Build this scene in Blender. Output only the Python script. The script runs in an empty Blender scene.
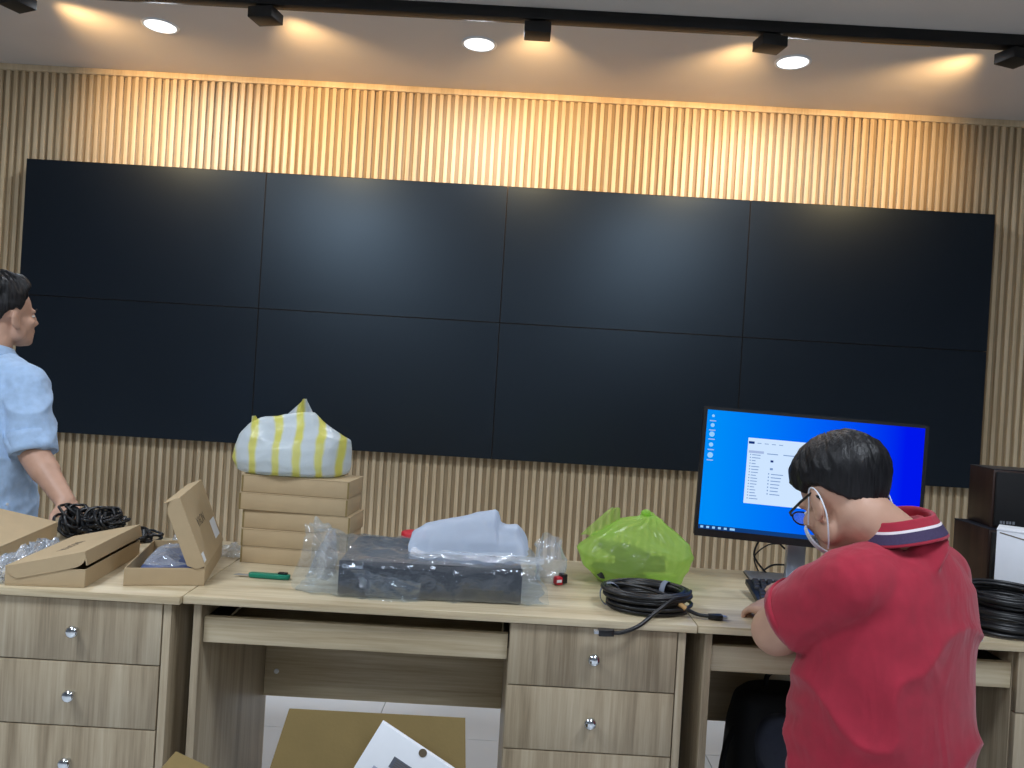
import bpy, bmesh, math, random
from mathutils import Vector, Matrix, Euler, noise
random.seed(7)
SC = bpy.context.scene
COL = SC.collection
PI = math.pi

# ------------------------------------------------------------------ camera
CAMP = (0.1195, -3.8775, 1.2914)
YAW, PIT, ROL, FPX = -0.0102, -0.0019, 0.0604, 775.24
fw = Vector((math.sin(YAW)*math.cos(PIT), math.cos(YAW)*math.cos(PIT), math.sin(PIT)))
rt = Vector((math.cos(YAW), -math.sin(YAW), 0))
upv = rt.cross(fw)
r2 = rt*math.cos(ROL) + upv*math.sin(ROL)
u2 = -rt*math.sin(ROL) + upv*math.cos(ROL)
camd = bpy.data.cameras.new('camera')
cam = bpy.data.objects.new('camera', camd)
COL.objects.link(cam)
cam.matrix_world = Matrix(((r2.x, u2.x, -fw.x, CAMP[0]), (r2.y, u2.y, -fw.y, CAMP[1]),
                           (r2.z, u2.z, -fw.z, CAMP[2]), (0, 0, 0, 1)))
camd.sensor_width = 36.0
camd.lens = FPX/1024*36.0
camd.clip_start = 0.05
SC.camera = cam

# ------------------------------------------------------------------ world, exposure, light levels
w = bpy.data.worlds.new('world')
SC.world = w
w.use_nodes = True
w.node_tree.nodes['Background'].inputs[0].default_value = (0.75, 0.85, 1.0, 1)
w.node_tree.nodes['Background'].inputs[1].default_value = 0.3
SC.view_settings.view_transform = 'Standard'
SC.view_settings.look = 'None'
SC.view_settings.gamma = 1.0
SC.view_settings.use_curve_mapping = False
SC.view_settings.exposure = 0.0
DOWNLIGHT_W = 9.0        # every recessed downlight
PANEL_W = 44.0           # square ceiling panels behind the track
DOWNLIGHT_COL = (0.82, 0.90, 1.0)
SPOT_W = 32.0            # every track lamp
SPOT_COL = (1.0, 0.63, 0.28)
CEIL_Z = 2.77

# ------------------------------------------------------------------ helpers
def link(o, parent=None):
    COL.objects.link(o)
    if parent is not None:
        o.parent = parent
    return o

def tag(o, label, cat, group=None):
    o['label'] = label
    o['category'] = cat
    if group:
        o['group'] = group
    return o

def empty(name, loc=(0, 0, 0), rz=0.0, rot=None):
    o = bpy.data.objects.new(name, None)
    o.empty_display_size = 0.1
    o.location = loc
    o.rotation_euler = rot if rot else (0, 0, rz)
    return link(o)

def thing(name, label, cat, loc=(0, 0, 0), rz=0.0, group=None, rot=None):
    return tag(empty(name, loc, rz, rot), label, cat, group)

class MB:
    def __init__(s):
        s.v = []; s.f = []
    def add(s, vs, fs, M=None):
        b = len(s.v)
        s.v += [tuple(M @ Vector(p)) if M is not None else tuple(p) for p in vs]
        s.f += [tuple(i+b for i in f) for f in fs]
        return s
    def box(s, a, b, M=None):
        x0, y0, z0 = a; x1, y1, z1 = b
        vs = [(x0,y0,z0),(x1,y0,z0),(x1,y1,z0),(x0,y1,z0),(x0,y0,z1),(x1,y0,z1),(x1,y1,z1),(x0,y1,z1)]
        fs = [(0,3,2,1),(4,5,6,7),(0,1,5,4),(1,2,6,5),(2,3,7,6),(3,0,4,7)]
        return s.add(vs, fs, M)
    def tube(s, pts, r, n=8, closed=False, M=None):
        pts = [Vector(p) for p in pts]
        k = len(pts)
        rs = r if isinstance(r, (list, tuple)) else [r]*k
        vs = []; fs = []
        prev = None
        for i, p in enumerate(pts):
            a = pts[(i-1) % k] if (closed or i > 0) else p
            b = pts[(i+1) % k] if (closed or i < k-1) else p
            t = (b-a)
            t = t.normalized() if t.length > 1e-9 else Vector((0, 0, 1))
            if prev is None:
                ref = Vector((0, 0, 1)) if abs(t.z) < 0.9 else Vector((1, 0, 0))
                nx = t.cross(ref).normalized()
            else:
                nx = prev - t*prev.dot(t)
                nx = nx.normalized() if nx.length > 1e-9 else t.orthogonal().normalized()
            prev = nx
            ny = t.cross(nx)
            for j in range(n):
                an = 2*PI*j/n
                vs.append(p + (nx*math.cos(an)+ny*math.sin(an))*rs[i])
        m = k if closed else k-1
        for i in range(m):
            for j in range(n):
                fs.append((i*n+j, i*n+(j+1) % n, ((i+1) % k)*n+(j+1) % n, ((i+1) % k)*n+j))
        if not closed:
            fs.append(tuple(range(n))[::-1])
            fs.append(tuple((k-1)*n+j for j in range(n)))
        return s.add(vs, fs, M)
    def lathe(s, prof, n=24, M=None):
        vs = []; fs = []
        for (r, z) in prof:
            for j in range(n):
                a = 2*PI*j/n
                vs.append((r*math.cos(a), r*math.sin(a), z))
        for i in range(len(prof)-1):
            for j in range(n):
                fs.append((i*n+j, i*n+(j+1) % n, (i+1)*n+(j+1) % n, (i+1)*n+j))
        fs.append(tuple(range(n))[::-1])
        fs.append(tuple((len(prof)-1)*n+j for j in range(n)))
        return s.add(vs, fs, M)
    def ell(s, c, rad, R=None, nu=20, nv=12):
        vs = [(0, 0, -1)]; fs = []
        for i in range(1, nv):
            ph = -PI/2+PI*i/nv
            for j in range(nu):
                a = 2*PI*j/nu
                vs.append((math.cos(ph)*math.cos(a), math.cos(ph)*math.sin(a), math.sin(ph)))
        vs.append((0, 0, 1)); top = len(vs)-1
        for j in range(nu):
            fs.append((0, 1+(j+1) % nu, 1+j))
            fs.append((top, 1+(nv-2)*nu+j, 1+(nv-2)*nu+(j+1) % nu))
        for i in range(nv-2):
            for j in range(nu):
                fs.append((1+i*nu+j, 1+i*nu+(j+1) % nu, 1+(i+1)*nu+(j+1) % nu, 1+(i+1)*nu+j))
        vs = [Vector((p[0]*rad[0], p[1]*rad[1], p[2]*rad[2])) for p in vs]
        if R is not None:
            vs = [R @ p for p in vs]
        c = Vector(c)
        return s.add([p+c for p in vs], fs)
    def cap(s, p0, p1, r0, r1, n=14):
        """tapered capsule"""
        p0 = Vector(p0); p1 = Vector(p1)
        d = (p1-p0).normalized()
        pts = []; rs = []
        for a in (80, 55, 30):
            pts.append(p0-d*r0*math.sin(math.radians(a))); rs.append(r0*math.cos(math.radians(a)))
        for t in (0, .25, .5, .75, 1):
            pts.append(p0.lerp(p1, t)); rs.append(r0+(r1-r0)*t)
        for a in (30, 55, 80):
            pts.append(p1+d*r1*math.sin(math.radians(a))); rs.append(r1*math.cos(math.radians(a)))
        return s.tube(pts, rs, n)
    def loft(s, rings, n=28, pw=2.4):
        """rings: (centre, x half, y half[, rot]) stacked; superellipse sections, closed"""
        vs = []; fs = []
        for rg in rings:
            c, a, b = rg[0], rg[1], rg[2]
            R = rg[3] if len(rg) > 3 else None
            for j in range(n):
                t = 2*PI*j/n
                cx = math.copysign(abs(math.cos(t))**(2/pw), math.cos(t))*a
                cy = math.copysign(abs(math.sin(t))**(2/pw), math.sin(t))*b
                p = Vector((cx, cy, 0))
                if R is not None:
                    p = R @ p
                vs.append(p+Vector(c))
        for i in range(len(rings)-1):
            for j in range(n):
                fs.append((i*n+j, i*n+(j+1) % n, (i+1)*n+(j+1) % n, (i+1)*n+j))
        fs.append(tuple(range(n))[::-1])
        fs.append(tuple((len(rings)-1)*n+j for j in range(n)))
        return s.add(vs, fs)
    def grid(s, fn, nu, nv, closed_u=False, M=None):
        vs = []; fs = []
        for i in range(nv+1):
            for j in range(nu if closed_u else nu+1):
                vs.append(fn(j/nu, i/nv))
        k = nu if closed_u else nu+1
        for i in range(nv):
            for j in range(nu):
                fs.append((i*k+j, i*k+(j+1) % k, (i+1)*k+(j+1) % k, (i+1)*k+j))
        return s.add(vs, fs, M)
    def prism(s, poly, z0, z1, M=None):
        n = len(poly)
        vs = [(x, y, z0) for x, y in poly]+[(x, y, z1) for x, y in poly]
        fs = [tuple(range(n))[::-1], tuple(range(n, 2*n))]
        fs += [(i, (i+1) % n, n+(i+1) % n, n+i) for i in range(n)]
        return s.add(vs, fs, M)
    def mesh(s, name, bevel=0.0, seg=2, smooth=False, angle=35):
        me = bpy.data.meshes.new(name)
        bm = bmesh.new()
        bv = [bm.verts.new(p) for p in s.v]
        for f in s.f:
            try:
                bm.faces.new([bv[i] for i in f])
            except ValueError:
                pass
        bmesh.ops.recalc_face_normals(bm, faces=bm.faces)
        if bevel > 0:
            ed = [e for e in bm.edges if len(e.link_faces) == 2 and e.calc_face_angle(0) > 0.6]
            bmesh.ops.bevel(bm, geom=ed, offset=bevel, segments=seg, affect='EDGES', profile=0.5, clamp_overlap=True)
        bm.to_mesh(me); bm.free()
        if smooth or bevel > 0:
            me.polygons.foreach_set('use_smooth', [True]*len(me.polygons))
            me.set_sharp_from_angle(angle=math.radians(angle if not smooth else max(angle, 60)))
        return me
    def build(s, name, m, parent=None, bevel=0.0, seg=2, smooth=False, angle=35, loc=None, rot=None):
        me = s.mesh(name, bevel, seg, smooth, angle)
        me.materials.append(m)
        o = bpy.data.objects.new(name, me)
        if loc: o.location = loc
        if rot: o.rotation_euler = rot
        return link(o, parent)

def evalmesh(me, name, mods):
    """apply modifiers to a mesh, return the resulting mesh"""
    o = bpy.data.objects.new(name, me)
    COL.objects.link(o)
    for typ, kw in mods:
        md = o.modifiers.new(typ, typ)
        for k, v in kw.items():
            setattr(md, k, v)
    bpy.context.view_layer.update()
    dg = bpy.context.evaluated_depsgraph_get()
    r = bpy.data.meshes.new_from_object(o.evaluated_get(dg))
    r.name = name
    bpy.data.objects.remove(o)
    return r

def blob(name, mb, m, parent, voxel=0.007, smooth=6, fac=0.5, disp=None, loc=None):
    """one continuous skin grown over overlapping volumes"""
    me = mb.mesh(name)
    r = evalmesh(me, name, [('REMESH', dict(mode='VOXEL', voxel_size=voxel)),
                            ('SMOOTH', dict(factor=fac, iterations=smooth))])
    if disp:
        nr = [v.normal.copy() for v in r.vertices]
        for v, nn in zip(r.vertices, nr):
            v.co = v.co + nn*disp(v.co, nn)
    r.polygons.foreach_set('use_smooth', [True]*len(r.polygons))
    r.materials.clear(); r.materials.append(m)
    o = bpy.data.objects.new(name, r)
    if loc: o.location = loc
    return link(o, parent)

def text(name, s, size, m, parent, M, depth=0.0004):
    cu = bpy.data.curves.new(name, 'FONT')
    cu.body = s; cu.size = size; cu.extrude = depth
    cu.align_x = 'LEFT'
    o = bpy.data.objects.new(name, cu)
    COL.objects.link(o)
    bpy.context.view_layer.update()
    me = bpy.data.meshes.new_from_object(o.evaluated_get(bpy.context.evaluated_depsgraph_get()))
    bpy.data.objects.remove(o)
    me.name = name
    me.transform(M)
    me.materials.clear(); me.materials.append(m)
    return link(bpy.data.objects.new(name, me), parent)

def sstep(a, b, x):
    t = min(1, max(0, (x-a)/(b-a)))
    return t*t*(3-2*t)

# ------------------------------------------------------------------ materials
def srgb(r, g, b):
    f = lambda c: (c/255/12.92) if c/255 <= .04045 else ((c/255+.055)/1.055)**2.4
    return (f(r), f(g), f(b), 1)

def new_mat(name):
    m = bpy.data.materials.new(name)
    m.use_nodes = True
    nt = m.node_tree
    return m, nt, nt.nodes['Principled BSDF']

def mat(name, col, rough=0.5, metal=0.0, spec=0.5, var=0.06, scale=30.0, bump=0.0, bscale=None, sheen=0.0):
    """plain procedural surface: slight noise in colour and relief"""
    m, nt, b = new_mat(name)
    N, L = nt.nodes, nt.links
    tc = N.new('ShaderNodeTexCoord')
    nz = N.new('ShaderNodeTexNoise'); nz.inputs['Scale'].default_value = scale; nz.inputs['Detail'].default_value = 4
    L.new(tc.outputs['Object'], nz.inputs['Vector'])
    rp = N.new('ShaderNodeValToRGB')
    c0 = tuple(max(0, c*(1-var)) for c in col[:3])+(1,)
    c1 = tuple(min(1, c*(1+var)) for c in col[:3])+(1,)
    rp.color_ramp.elements[0].position = .3; rp.color_ramp.elements[1].position = .7
    rp.color_ramp.elements[0].color = c0; rp.color_ramp.elements[1].color = c1
    L.new(nz.outputs['Fac'], rp.inputs['Fac']); L.new(rp.outputs['Color'], b.inputs['Base Color'])
    b.inputs['Roughness'].default_value = rough
    b.inputs['Metallic'].default_value = metal
    b.inputs['Specular IOR Level'].default_value = spec
    if sheen:
        b.inputs['Sheen Weight'].default_value = sheen
    if bump:
        n2 = N.new('ShaderNodeTexNoise'); n2.inputs['Scale'].default_value = bscale or scale*4; n2.inputs['Detail'].default_value = 5
        L.new(tc.outputs['Object'], n2.inputs['Vector'])
        bp = N.new('ShaderNodeBump'); bp.inputs['Strength'].default_value = bump; bp.inputs['Distance'].default_value = .003
        L.new(n2.outputs['Fac'], bp.inputs['Height']); L.new(bp.outputs['Normal'], b.inputs['Normal'])
    return m

def wood(name, dark, mid, light, axis, rough=0.45, fine=1.0, contrast=1.0):
    """laminate grain running along one axis"""
    m, nt, b = new_mat(name)
    N, L = nt.nodes, nt.links
    tc = N.new('ShaderNodeTexCoord'); oi = N.new('ShaderNodeObjectInfo')
    off = N.new('ShaderNodeVectorMath'); off.operation = 'SCALE'
    cmb = N.new('ShaderNodeCombineXYZ')
    for i in range(3):
        L.new(oi.outputs['Random'], cmb.inputs[i])
    L.new(cmb.outputs[0], off.inputs[0]); off.inputs['Scale'].default_value = 17.0
    ad = N.new('ShaderNodeVectorMath'); ad.operation = 'ADD'
    L.new(tc.outputs['Object'], ad.inputs[0]); L.new(off.outputs[0], ad.inputs[1])
    def stretched(k, along):
        mp = N.new('ShaderNodeMapping')
        sc = [k]*3; sc[axis] = along
        mp.inputs['Scale'].default_value = sc
        L.new(ad.outputs[0], mp.inputs['Vector'])
        return mp
    a = N.new('ShaderNodeTexNoise'); a.inputs['Scale'].default_value = 1.0; a.inputs['Detail'].default_value = 3; a.inputs['Distortion'].default_value = .6
    L.new(stretched(22*fine, 1.3).outputs[0], a.inputs['Vector'])
    c = N.new('ShaderNodeTexNoise'); c.inputs['Scale'].default_value = 1.0; c.inputs['Detail'].default_value = 5; c.inputs['Roughness'].default_value = .65
    L.new(stretched(150*fine, 5).outputs[0], c.inputs['Vector'])
    mx = N.new('ShaderNodeMix'); mx.data_type = 'FLOAT'; mx.inputs['Factor'].default_value = .42
    L.new(a.outputs['Fac'], mx.inputs['A']); L.new(c.outputs['Fac'], mx.inputs['B'])
    rp = N.new('ShaderNodeValToRGB')
    e = rp.color_ramp.elements
    e[0].position = .5-.16/contrast; e[0].color = dark; e[1].position = .5+.17/contrast; e[1].color = light
    k = e.new(.5); k.color = mid
    L.new(mx.outputs['Result'], rp.inputs['Fac'])
    hs = N.new('ShaderNodeHueSaturation')
    mr = N.new('ShaderNodeMapRange'); mr.inputs['To Min'].default_value = .94; mr.inputs['To Max'].default_value = 1.06
    L.new(oi.outputs['Random'], mr.inputs['Value']); L.new(mr.outputs[0], hs.inputs['Value'])
    L.new(rp.outputs['Color'], hs.inputs['Color']); L.new(hs.outputs['Color'], b.inputs['Base Color'])
    b.inputs['Roughness'].default_value = rough
    bp = N.new('ShaderNodeBump'); bp.inputs['Strength'].default_value = .08; bp.inputs['Distance'].default_value = .002
    L.new(c.outputs['Fac'], bp.inputs['Height']); L.new(bp.outputs['Normal'], b.inputs['Normal'])
    return m

def emis(name, col, st):
    m = bpy.data.materials.new(name); m.use_nodes = True
    nt = m.node_tree; nt.nodes.clear()
    o = nt.nodes.new('ShaderNodeOutputMaterial'); e = nt.nodes.new('ShaderNodeEmission')
    e.inputs[0].default_value = col; e.inputs[1].default_value = st
    nt.links.new(e.outputs[0], o.inputs[0])
    return m

def film(name, tint, opacity, rough=0.12, gloss=0.5, translucent=0.0, crumple=0.6, bscale=60.0, shiny=0.0, rise=.45):
    """thin plastic film: partly clear, glossy, crumpled; shiny = share of mirror gloss against body colour"""
    m = bpy.data.materials.new(name); m.use_nodes = True
    nt = m.node_tree; N, L = nt.nodes, nt.links
    b = N['Principled BSDF']; out = N['Material Output']
    tc = N.new('ShaderNodeTexCoord')
    nz = N.new('ShaderNodeTexNoise'); nz.inputs['Scale'].default_value = bscale; nz.inputs['Detail'].default_value = 3; nz.inputs['Distortion'].default_value = 1.0
    L.new(tc.outputs['Object'], nz.inputs['Vector'])
    bp = N.new('ShaderNodeBump'); bp.inputs['Strength'].default_value = crumple; bp.inputs['Distance'].default_value = .006
    L.new(nz.outputs['Fac'], bp.inputs['Height'])
    b.inputs['Base Color'].default_value = tint
    b.inputs['Roughness'].default_value = rough
    b.inputs['Specular IOR Level'].default_value = gloss
    L.new(bp.outputs['Normal'], b.inputs['Normal'])
    front = b
    if translucent > 0:
        tr = N.new('ShaderNodeBsdfTranslucent'); tr.inputs[0].default_value = tint
        mxt = N.new('ShaderNodeMixShader'); mxt.inputs[0].default_value = translucent
        L.new(b.outputs[0], mxt.inputs[1]); L.new(tr.outputs[0], mxt.inputs[2]); front = mxt
    if shiny > 0:
        gs = N.new('ShaderNodeBsdfGlossy'); gs.inputs['Color'].default_value = (.9, .95, 1, 1); gs.inputs['Roughness'].default_value = rough
        L.new(bp.outputs['Normal'], gs.inputs['Normal'])
        mxs = N.new('ShaderNodeMixShader'); mxs.inputs[0].default_value = shiny
        L.new(front.outputs[0], mxs.inputs[1]); L.new(gs.outputs[0], mxs.inputs[2]); front = mxs
    tp = N.new('ShaderNodeBsdfTransparent')
    tp.inputs[0].default_value = tuple(.5+.5*c for c in tint[:3])+(1,)
    lw = N.new('ShaderNodeLayerWeight'); lw.inputs['Blend'].default_value = .35
    L.new(bp.outputs['Normal'], lw.inputs['Normal'])
    mr = N.new('ShaderNodeMapRange'); mr.inputs['To Min'].default_value = opacity; mr.inputs['To Max'].default_value = min(1, opacity+rise)
    L.new(lw.outputs['Facing'], mr.inputs['Value'])
    mx = N.new('ShaderNodeMixShader')
    L.new(mr.outputs[0], mx.inputs[0]); L.new(tp.outputs[0], mx.inputs[1]); L.new(front.outputs[0], mx.inputs[2])
    L.new(mx.outputs[0], out.inputs[0])
    return m

M = {}
M['slat'] = wood('slat_oak', srgb(204, 180, 142), srgb(220, 198, 162), srgb(232, 212, 178), 2, .5)
M['slat_back'] = wood('slat_backing_oak', srgb(158, 136, 104), srgb(172, 150, 118), srgb(184, 164, 132), 2, .6)
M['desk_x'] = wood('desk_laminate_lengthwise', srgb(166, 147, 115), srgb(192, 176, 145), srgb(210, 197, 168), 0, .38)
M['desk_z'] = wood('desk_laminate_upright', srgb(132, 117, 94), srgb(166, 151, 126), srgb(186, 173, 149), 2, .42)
M['ceiling'] = mat('ceiling_paint', srgb(212, 204, 196), .9, var=.015, scale=4)
M['wall_paint'] = mat('wall_paint', srgb(128, 131, 136), .85, var=.02, scale=3)
M['tile'] = mat('floor_tile_glaze', srgb(225, 228, 232), .12, var=.02, scale=5)
M['grout'] = mat('floor_grout', srgb(140, 140, 140), .9)
M['black_metal'] = mat('black_powder_coat', srgb(6, 7, 9), .5, var=.1, scale=60)
M['tan'] = mat('tan_tape', srgb(190, 150, 95), .6)
M['white_plastic'] = mat('white_plastic', srgb(225, 228, 232), .4, var=.02)
M['chrome'] = mat('chrome', srgb(215, 220, 225), .12, metal=1, var=.02)
M['steel'] = mat('brushed_steel', srgb(190, 195, 205), .32, metal=.85, var=.03)
M['black_plastic'] = mat('black_plastic', srgb(18, 19, 22), .4, var=.15, scale=80)
M['dark_plastic'] = mat('charcoal_plastic', srgb(27, 31, 42), .35, var=.1, scale=40)
M['rubber'] = mat('black_cable_rubber', srgb(16, 17, 21), .38, var=.15, scale=120)
M['grey_tie'] = mat('grey_velcro', srgb(120, 128, 145), .7, var=.08, bump=.3)
M['card'] = mat('kraft_card', srgb(178, 156, 122), .8, var=.035, scale=18, bump=.1, bscale=200)
M['card_in'] = mat('kraft_card_inside', srgb(132, 113, 70), .85, var=.05, scale=14, bump=.1, bscale=150)
M['paper'] = mat('white_paper', srgb(226, 230, 236), .7, var=.015)
M['ink'] = mat('grey_ink', srgb(95, 100, 112), .7)
M['ink_pale'] = mat('pale_grey_ink', srgb(165, 175, 195), .7)
M['ink_brown'] = mat('dark_print_on_card', srgb(98, 86, 68), .8)
M['white_print'] = mat('white_print', srgb(205, 215, 228), .5)
M['skin'] = mat('skin', srgb(192, 152, 130), .5, var=.05, scale=25, bump=.05, bscale=300)
M['eye'] = mat('eye_white', srgb(225, 222, 215), .2)
M['iris'] = mat('dark_iris', srgb(30, 20, 15), .2)
M['walnut'] = wood('dark_walnut', srgb(34, 20, 16), srgb(48, 30, 24), srgb(62, 40, 32), 2, .35)
M['grille'] = mat('black_speaker_cloth', srgb(10, 11, 15), .8, var=.3, scale=300)
M['green_plastic'] = mat('green_plastic', srgb(20, 120, 95), .35)
M['red'] = mat('red_plastic', srgb(190, 30, 45), .5)
M['navy'] = mat('navy_denim', srgb(26, 32, 48), .85, var=.2, scale=150, bump=.2)
M['denim'] = mat('blue_denim', srgb(82, 120, 165), .85, var=.15, scale=150, bump=.2)
M['blackcloth'] = mat('black_nylon', srgb(10, 12, 18), .75, var=.25, scale=120, bump=.3)
M['polo_white'] = mat('white_knit', srgb(225, 215, 220), .85)
M['polo_navy'] = mat('navy_knit', srgb(62, 50, 84), .85, var=.12, scale=300)
M['shoe'] = mat('black_leather', srgb(15, 14, 14), .4)
M['mask'] = mat('white_mask_cloth', srgb(215, 222, 232), .85, var=.02)
M['lens'] = film('spectacle_lens', (.9, .95, 1, 1), .08, .02, .8, crumple=0)

def cloth(name, col, var=.08, weave=700, fold=0.35):
    m = mat(name, col, .88, var=var, scale=40, sheen=.15)
    nt = m.node_tree; N, L = nt.nodes, nt.links
    b = N['Principled BSDF']
    tc = N.new('ShaderNodeTexCoord')
    n1 = N.new('ShaderNodeTexNoise'); n1.inputs['Scale'].default_value = weave
    n2 = N.new('ShaderNodeTexNoise'); n2.inputs['Scale'].default_value = 9; n2.inputs['Distortion'].default_value = 1.2; n2.inputs['Detail'].default_value = 2
    mp = N.new('ShaderNodeMapping'); mp.inputs['Scale'].default_value = (1.4, 1.4, .6); mp.inputs['Rotation'].default_value = (.5, .5, .3)
    L.new(tc.outputs['Object'], n1.inputs['Vector']); L.new(tc.outputs['Object'], mp.inputs['Vector']); L.new(mp.outputs[0], n2.inputs['Vector'])
    b1 = N.new('ShaderNodeBump'); b1.inputs['Strength'].default_value = .12; b1.inputs['Distance'].default_value = .001
    b2 = N.new('ShaderNodeBump'); b2.inputs['Strength'].default_value = fold*.6; b2.inputs['Distance'].default_value = .03
    L.new(n1.outputs['Fac'], b1.inputs['Height']); L.new(n2.outputs['Fac'], b2.inputs['Height'])
    L.new(b2.outputs['Normal'], b1.inputs['Normal']); L.new(b1.outputs['Normal'], b.inputs['Normal'])
    return m
M['polo'] = cloth('crimson_pique', srgb(158, 28, 52))
M['shirt'] = cloth('pale_blue_chambray', srgb(164, 192, 226), .1)

def hair_mat(name, col):
    m, nt, b = new_mat(name)
    N, L = nt.nodes, nt.links
    tc = N.new('ShaderNodeTexCoord'); mp = N.new('ShaderNodeMapping'); mp.inputs['Scale'].default_value = (160, 160, 14)
    nz = N.new('ShaderNodeTexNoise'); nz.inputs['Scale'].default_value = 1; nz.inputs['Detail'].default_value = 4
    L.new(tc.outputs['Object'], mp.inputs['Vector']); L.new(mp.outputs[0], nz.inputs['Vector'])
    rp = N.new('ShaderNodeValToRGB')
    rp.color_ramp.elements[0].color = tuple(c*.4 for c in col[:3])+(1,); rp.color_ramp.elements[1].color = tuple(min(1, c*1.3) for c in col[:3])+(1,)
    rp.color_ramp.elements[0].position = .35; rp.color_ramp.elements[1].position = .75
    L.new(nz.outputs['Fac'], rp.inputs['Fac']); L.new(rp.outputs['Color'], b.inputs['Base Color'])
    bp = N.new('ShaderNodeBump'); bp.inputs['Strength'].default_value = .7; bp.inputs['Distance'].default_value = .004
    L.new(nz.outputs['Fac'], bp.inputs['Height']); L.new(bp.outputs['Normal'], b.inputs['Normal'])
    b.inputs['Roughness'].default_value = .45
    b.inputs['Specular IOR Level'].default_value = .35
    return m
M['hair'] = hair_mat('black_hair', srgb(22, 22, 26))

def screen_mat():
    m, nt, b = new_mat('matt_black_display_glass')
    N, L = nt.nodes, nt.links
    tc = N.new('ShaderNodeTexCoord'); nz = N.new('ShaderNodeTexNoise'); nz.inputs['Scale'].default_value = 3
    L.new(tc.outputs['Object'], nz.inputs['Vector'])
    mr = N.new('ShaderNodeMapRange'); mr.inputs['To Min'].default_value = .32; mr.inputs['To Max'].default_value = .35
    L.new(nz.outputs['Fac'], mr.inputs['Value']); L.new(mr.outputs[0], b.inputs['Roughness'])
    b.inputs['Base Color'].default_value = (.0035, .0045, .008, 1)
    b.inputs['Specular IOR Level'].default_value = .8
    b.inputs['Specular Tint'].default_value = (.62, .82, 1, 1)
    return m
M['screen'] = screen_mat()
M['film'] = film('clear_film', (.80, .90, 1, 1), .10, .06, .7, crumple=1.0, bscale=26, shiny=.6, rise=.38)
M['film_milky'] = film('milky_film', (.86, .91, .98, 1), .25, .12, .6, shiny=.4, rise=.4)
M['foam'] = film('white_foam_sheet', (.74, .84, 1, 1), .66, .4, .3, translucent=.4, crumple=.35, bscale=24)
M['greenbag'] = film('lime_bag_film', (.60, .88, .22, 1), .42, .22, .5, translucent=.45, crumple=.55, bscale=22, rise=.4)

# ------------------------------------------------------------------ the room shell
X0, X1, Y0, Y1 = -4.2, 4.2, -7.3, 0.095
def struct(o):
    o['kind'] = 'structure'
    return o

floor = struct(MB().box((X0, Y0, -.06), (X1, Y1+.1, -.006)).build('floor', M['grout']))
TS = .6
tile_me = MB().box((.0012, .0012, -.006), (TS-.0012, TS-.0012, 0)).mesh('tile', bevel=.0012, seg=1)
tile_me.materials.append(M['tile'])
gx, gy = -.335, -1.09
for i in range(-6, 8):
    for j in range(-10, 2):
        x, y = gx+i*TS, gy+j*TS
        if x < X0-.001 or x+TS > X1+.1 or y < Y0-.2 or y+TS > Y1+.1: continue
        t = bpy.data.objects.new('tile', tile_me); t.location = (x, y, 0); link(t, floor)

ceiling = struct(MB().box((X0, Y0, CEIL_Z), (X1, Y1+.1, CEIL_Z+.1)).build('ceiling', M['ceiling']))
wall_left = struct(MB().box((X0-.1, Y0, 0), (X0, Y1+.1, CEIL_Z)).build('wall_left', M['wall_paint']))
wall_right = struct(MB().box((X1, Y0, 0), (X1+.1, Y1+.1, CEIL_Z)).build('wall_right', M['wall_paint']))
wall_front = struct(MB().box((X0, Y0-.1, 0), (X1, Y0, CEIL_Z)).build('wall_front', M['wall_paint']))
wall_back = struct(MB().box((X0, Y1, 0), (X1, Y1+.08, CEIL_Z)).build('wall_back', M['slat_back']))
PITCH = .0392
slat_me = MB().box((-.0098, -.013, 0), (.0098, 0, CEIL_Z-.03)).mesh('slat', bevel=.002, seg=2)
slat_me.materials.append(M['slat'])
n = int((X1-X0-.04)/PITCH)
for i in range(n):
    s_ = bpy.data.objects.new('slat', slat_me)
    s_.location = (X0+.03+PITCH*i, Y1, .0)
    link(s_, wall_back)
trim = struct(MB().box((X0, Y1-.022, CEIL_Z-.03), (X1, Y1, CEIL_Z)).build('trim_1', M['slat'], bevel=.002))

# ------------------------------------------------------------------ ceiling lights
def downlight(x, y, label, group=None):
    t = thing('downlight', label, 'downlight', (x, y, CEIL_Z), 0, group)
    MB().lathe([(.066, 0), (.066, -.003), (.068, -.005), (.077, -.004), (.079, 0)], 36).build('rim', M['white_plastic'], t, smooth=True)
    MB().lathe([(.0005, -.0015), (.066, -.0015), (.066, -.003), (.0005, -.003)], 36).build('diffuser', M['led'], t)
    ld = bpy.data.lights.new('downlight_lamp', 'AREA')
    ld.shape = 'DISK'; ld.size = .11; ld.energy = DOWNLIGHT_W; ld.color = DOWNLIGHT_COL
    lo = bpy.data.objects.new('downlight_lamp', ld); lo.location = (0, 0, -.008)
    link(lo, t)
    return t
M['led'] = emis('downlight_diffuser', (.93, .97, 1, 1), 2.2)
downlight(-1.56, -.47, 'round white recessed downlight above the leftmost display', 'downlights in the ceiling')
downlight(-.15, -.465, 'round white recessed downlight at the middle of the ceiling', 'downlights in the ceiling')
downlight(1.23, -.46, 'round white recessed downlight towards the right of the ceiling', 'downlights in the ceiling')
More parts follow.
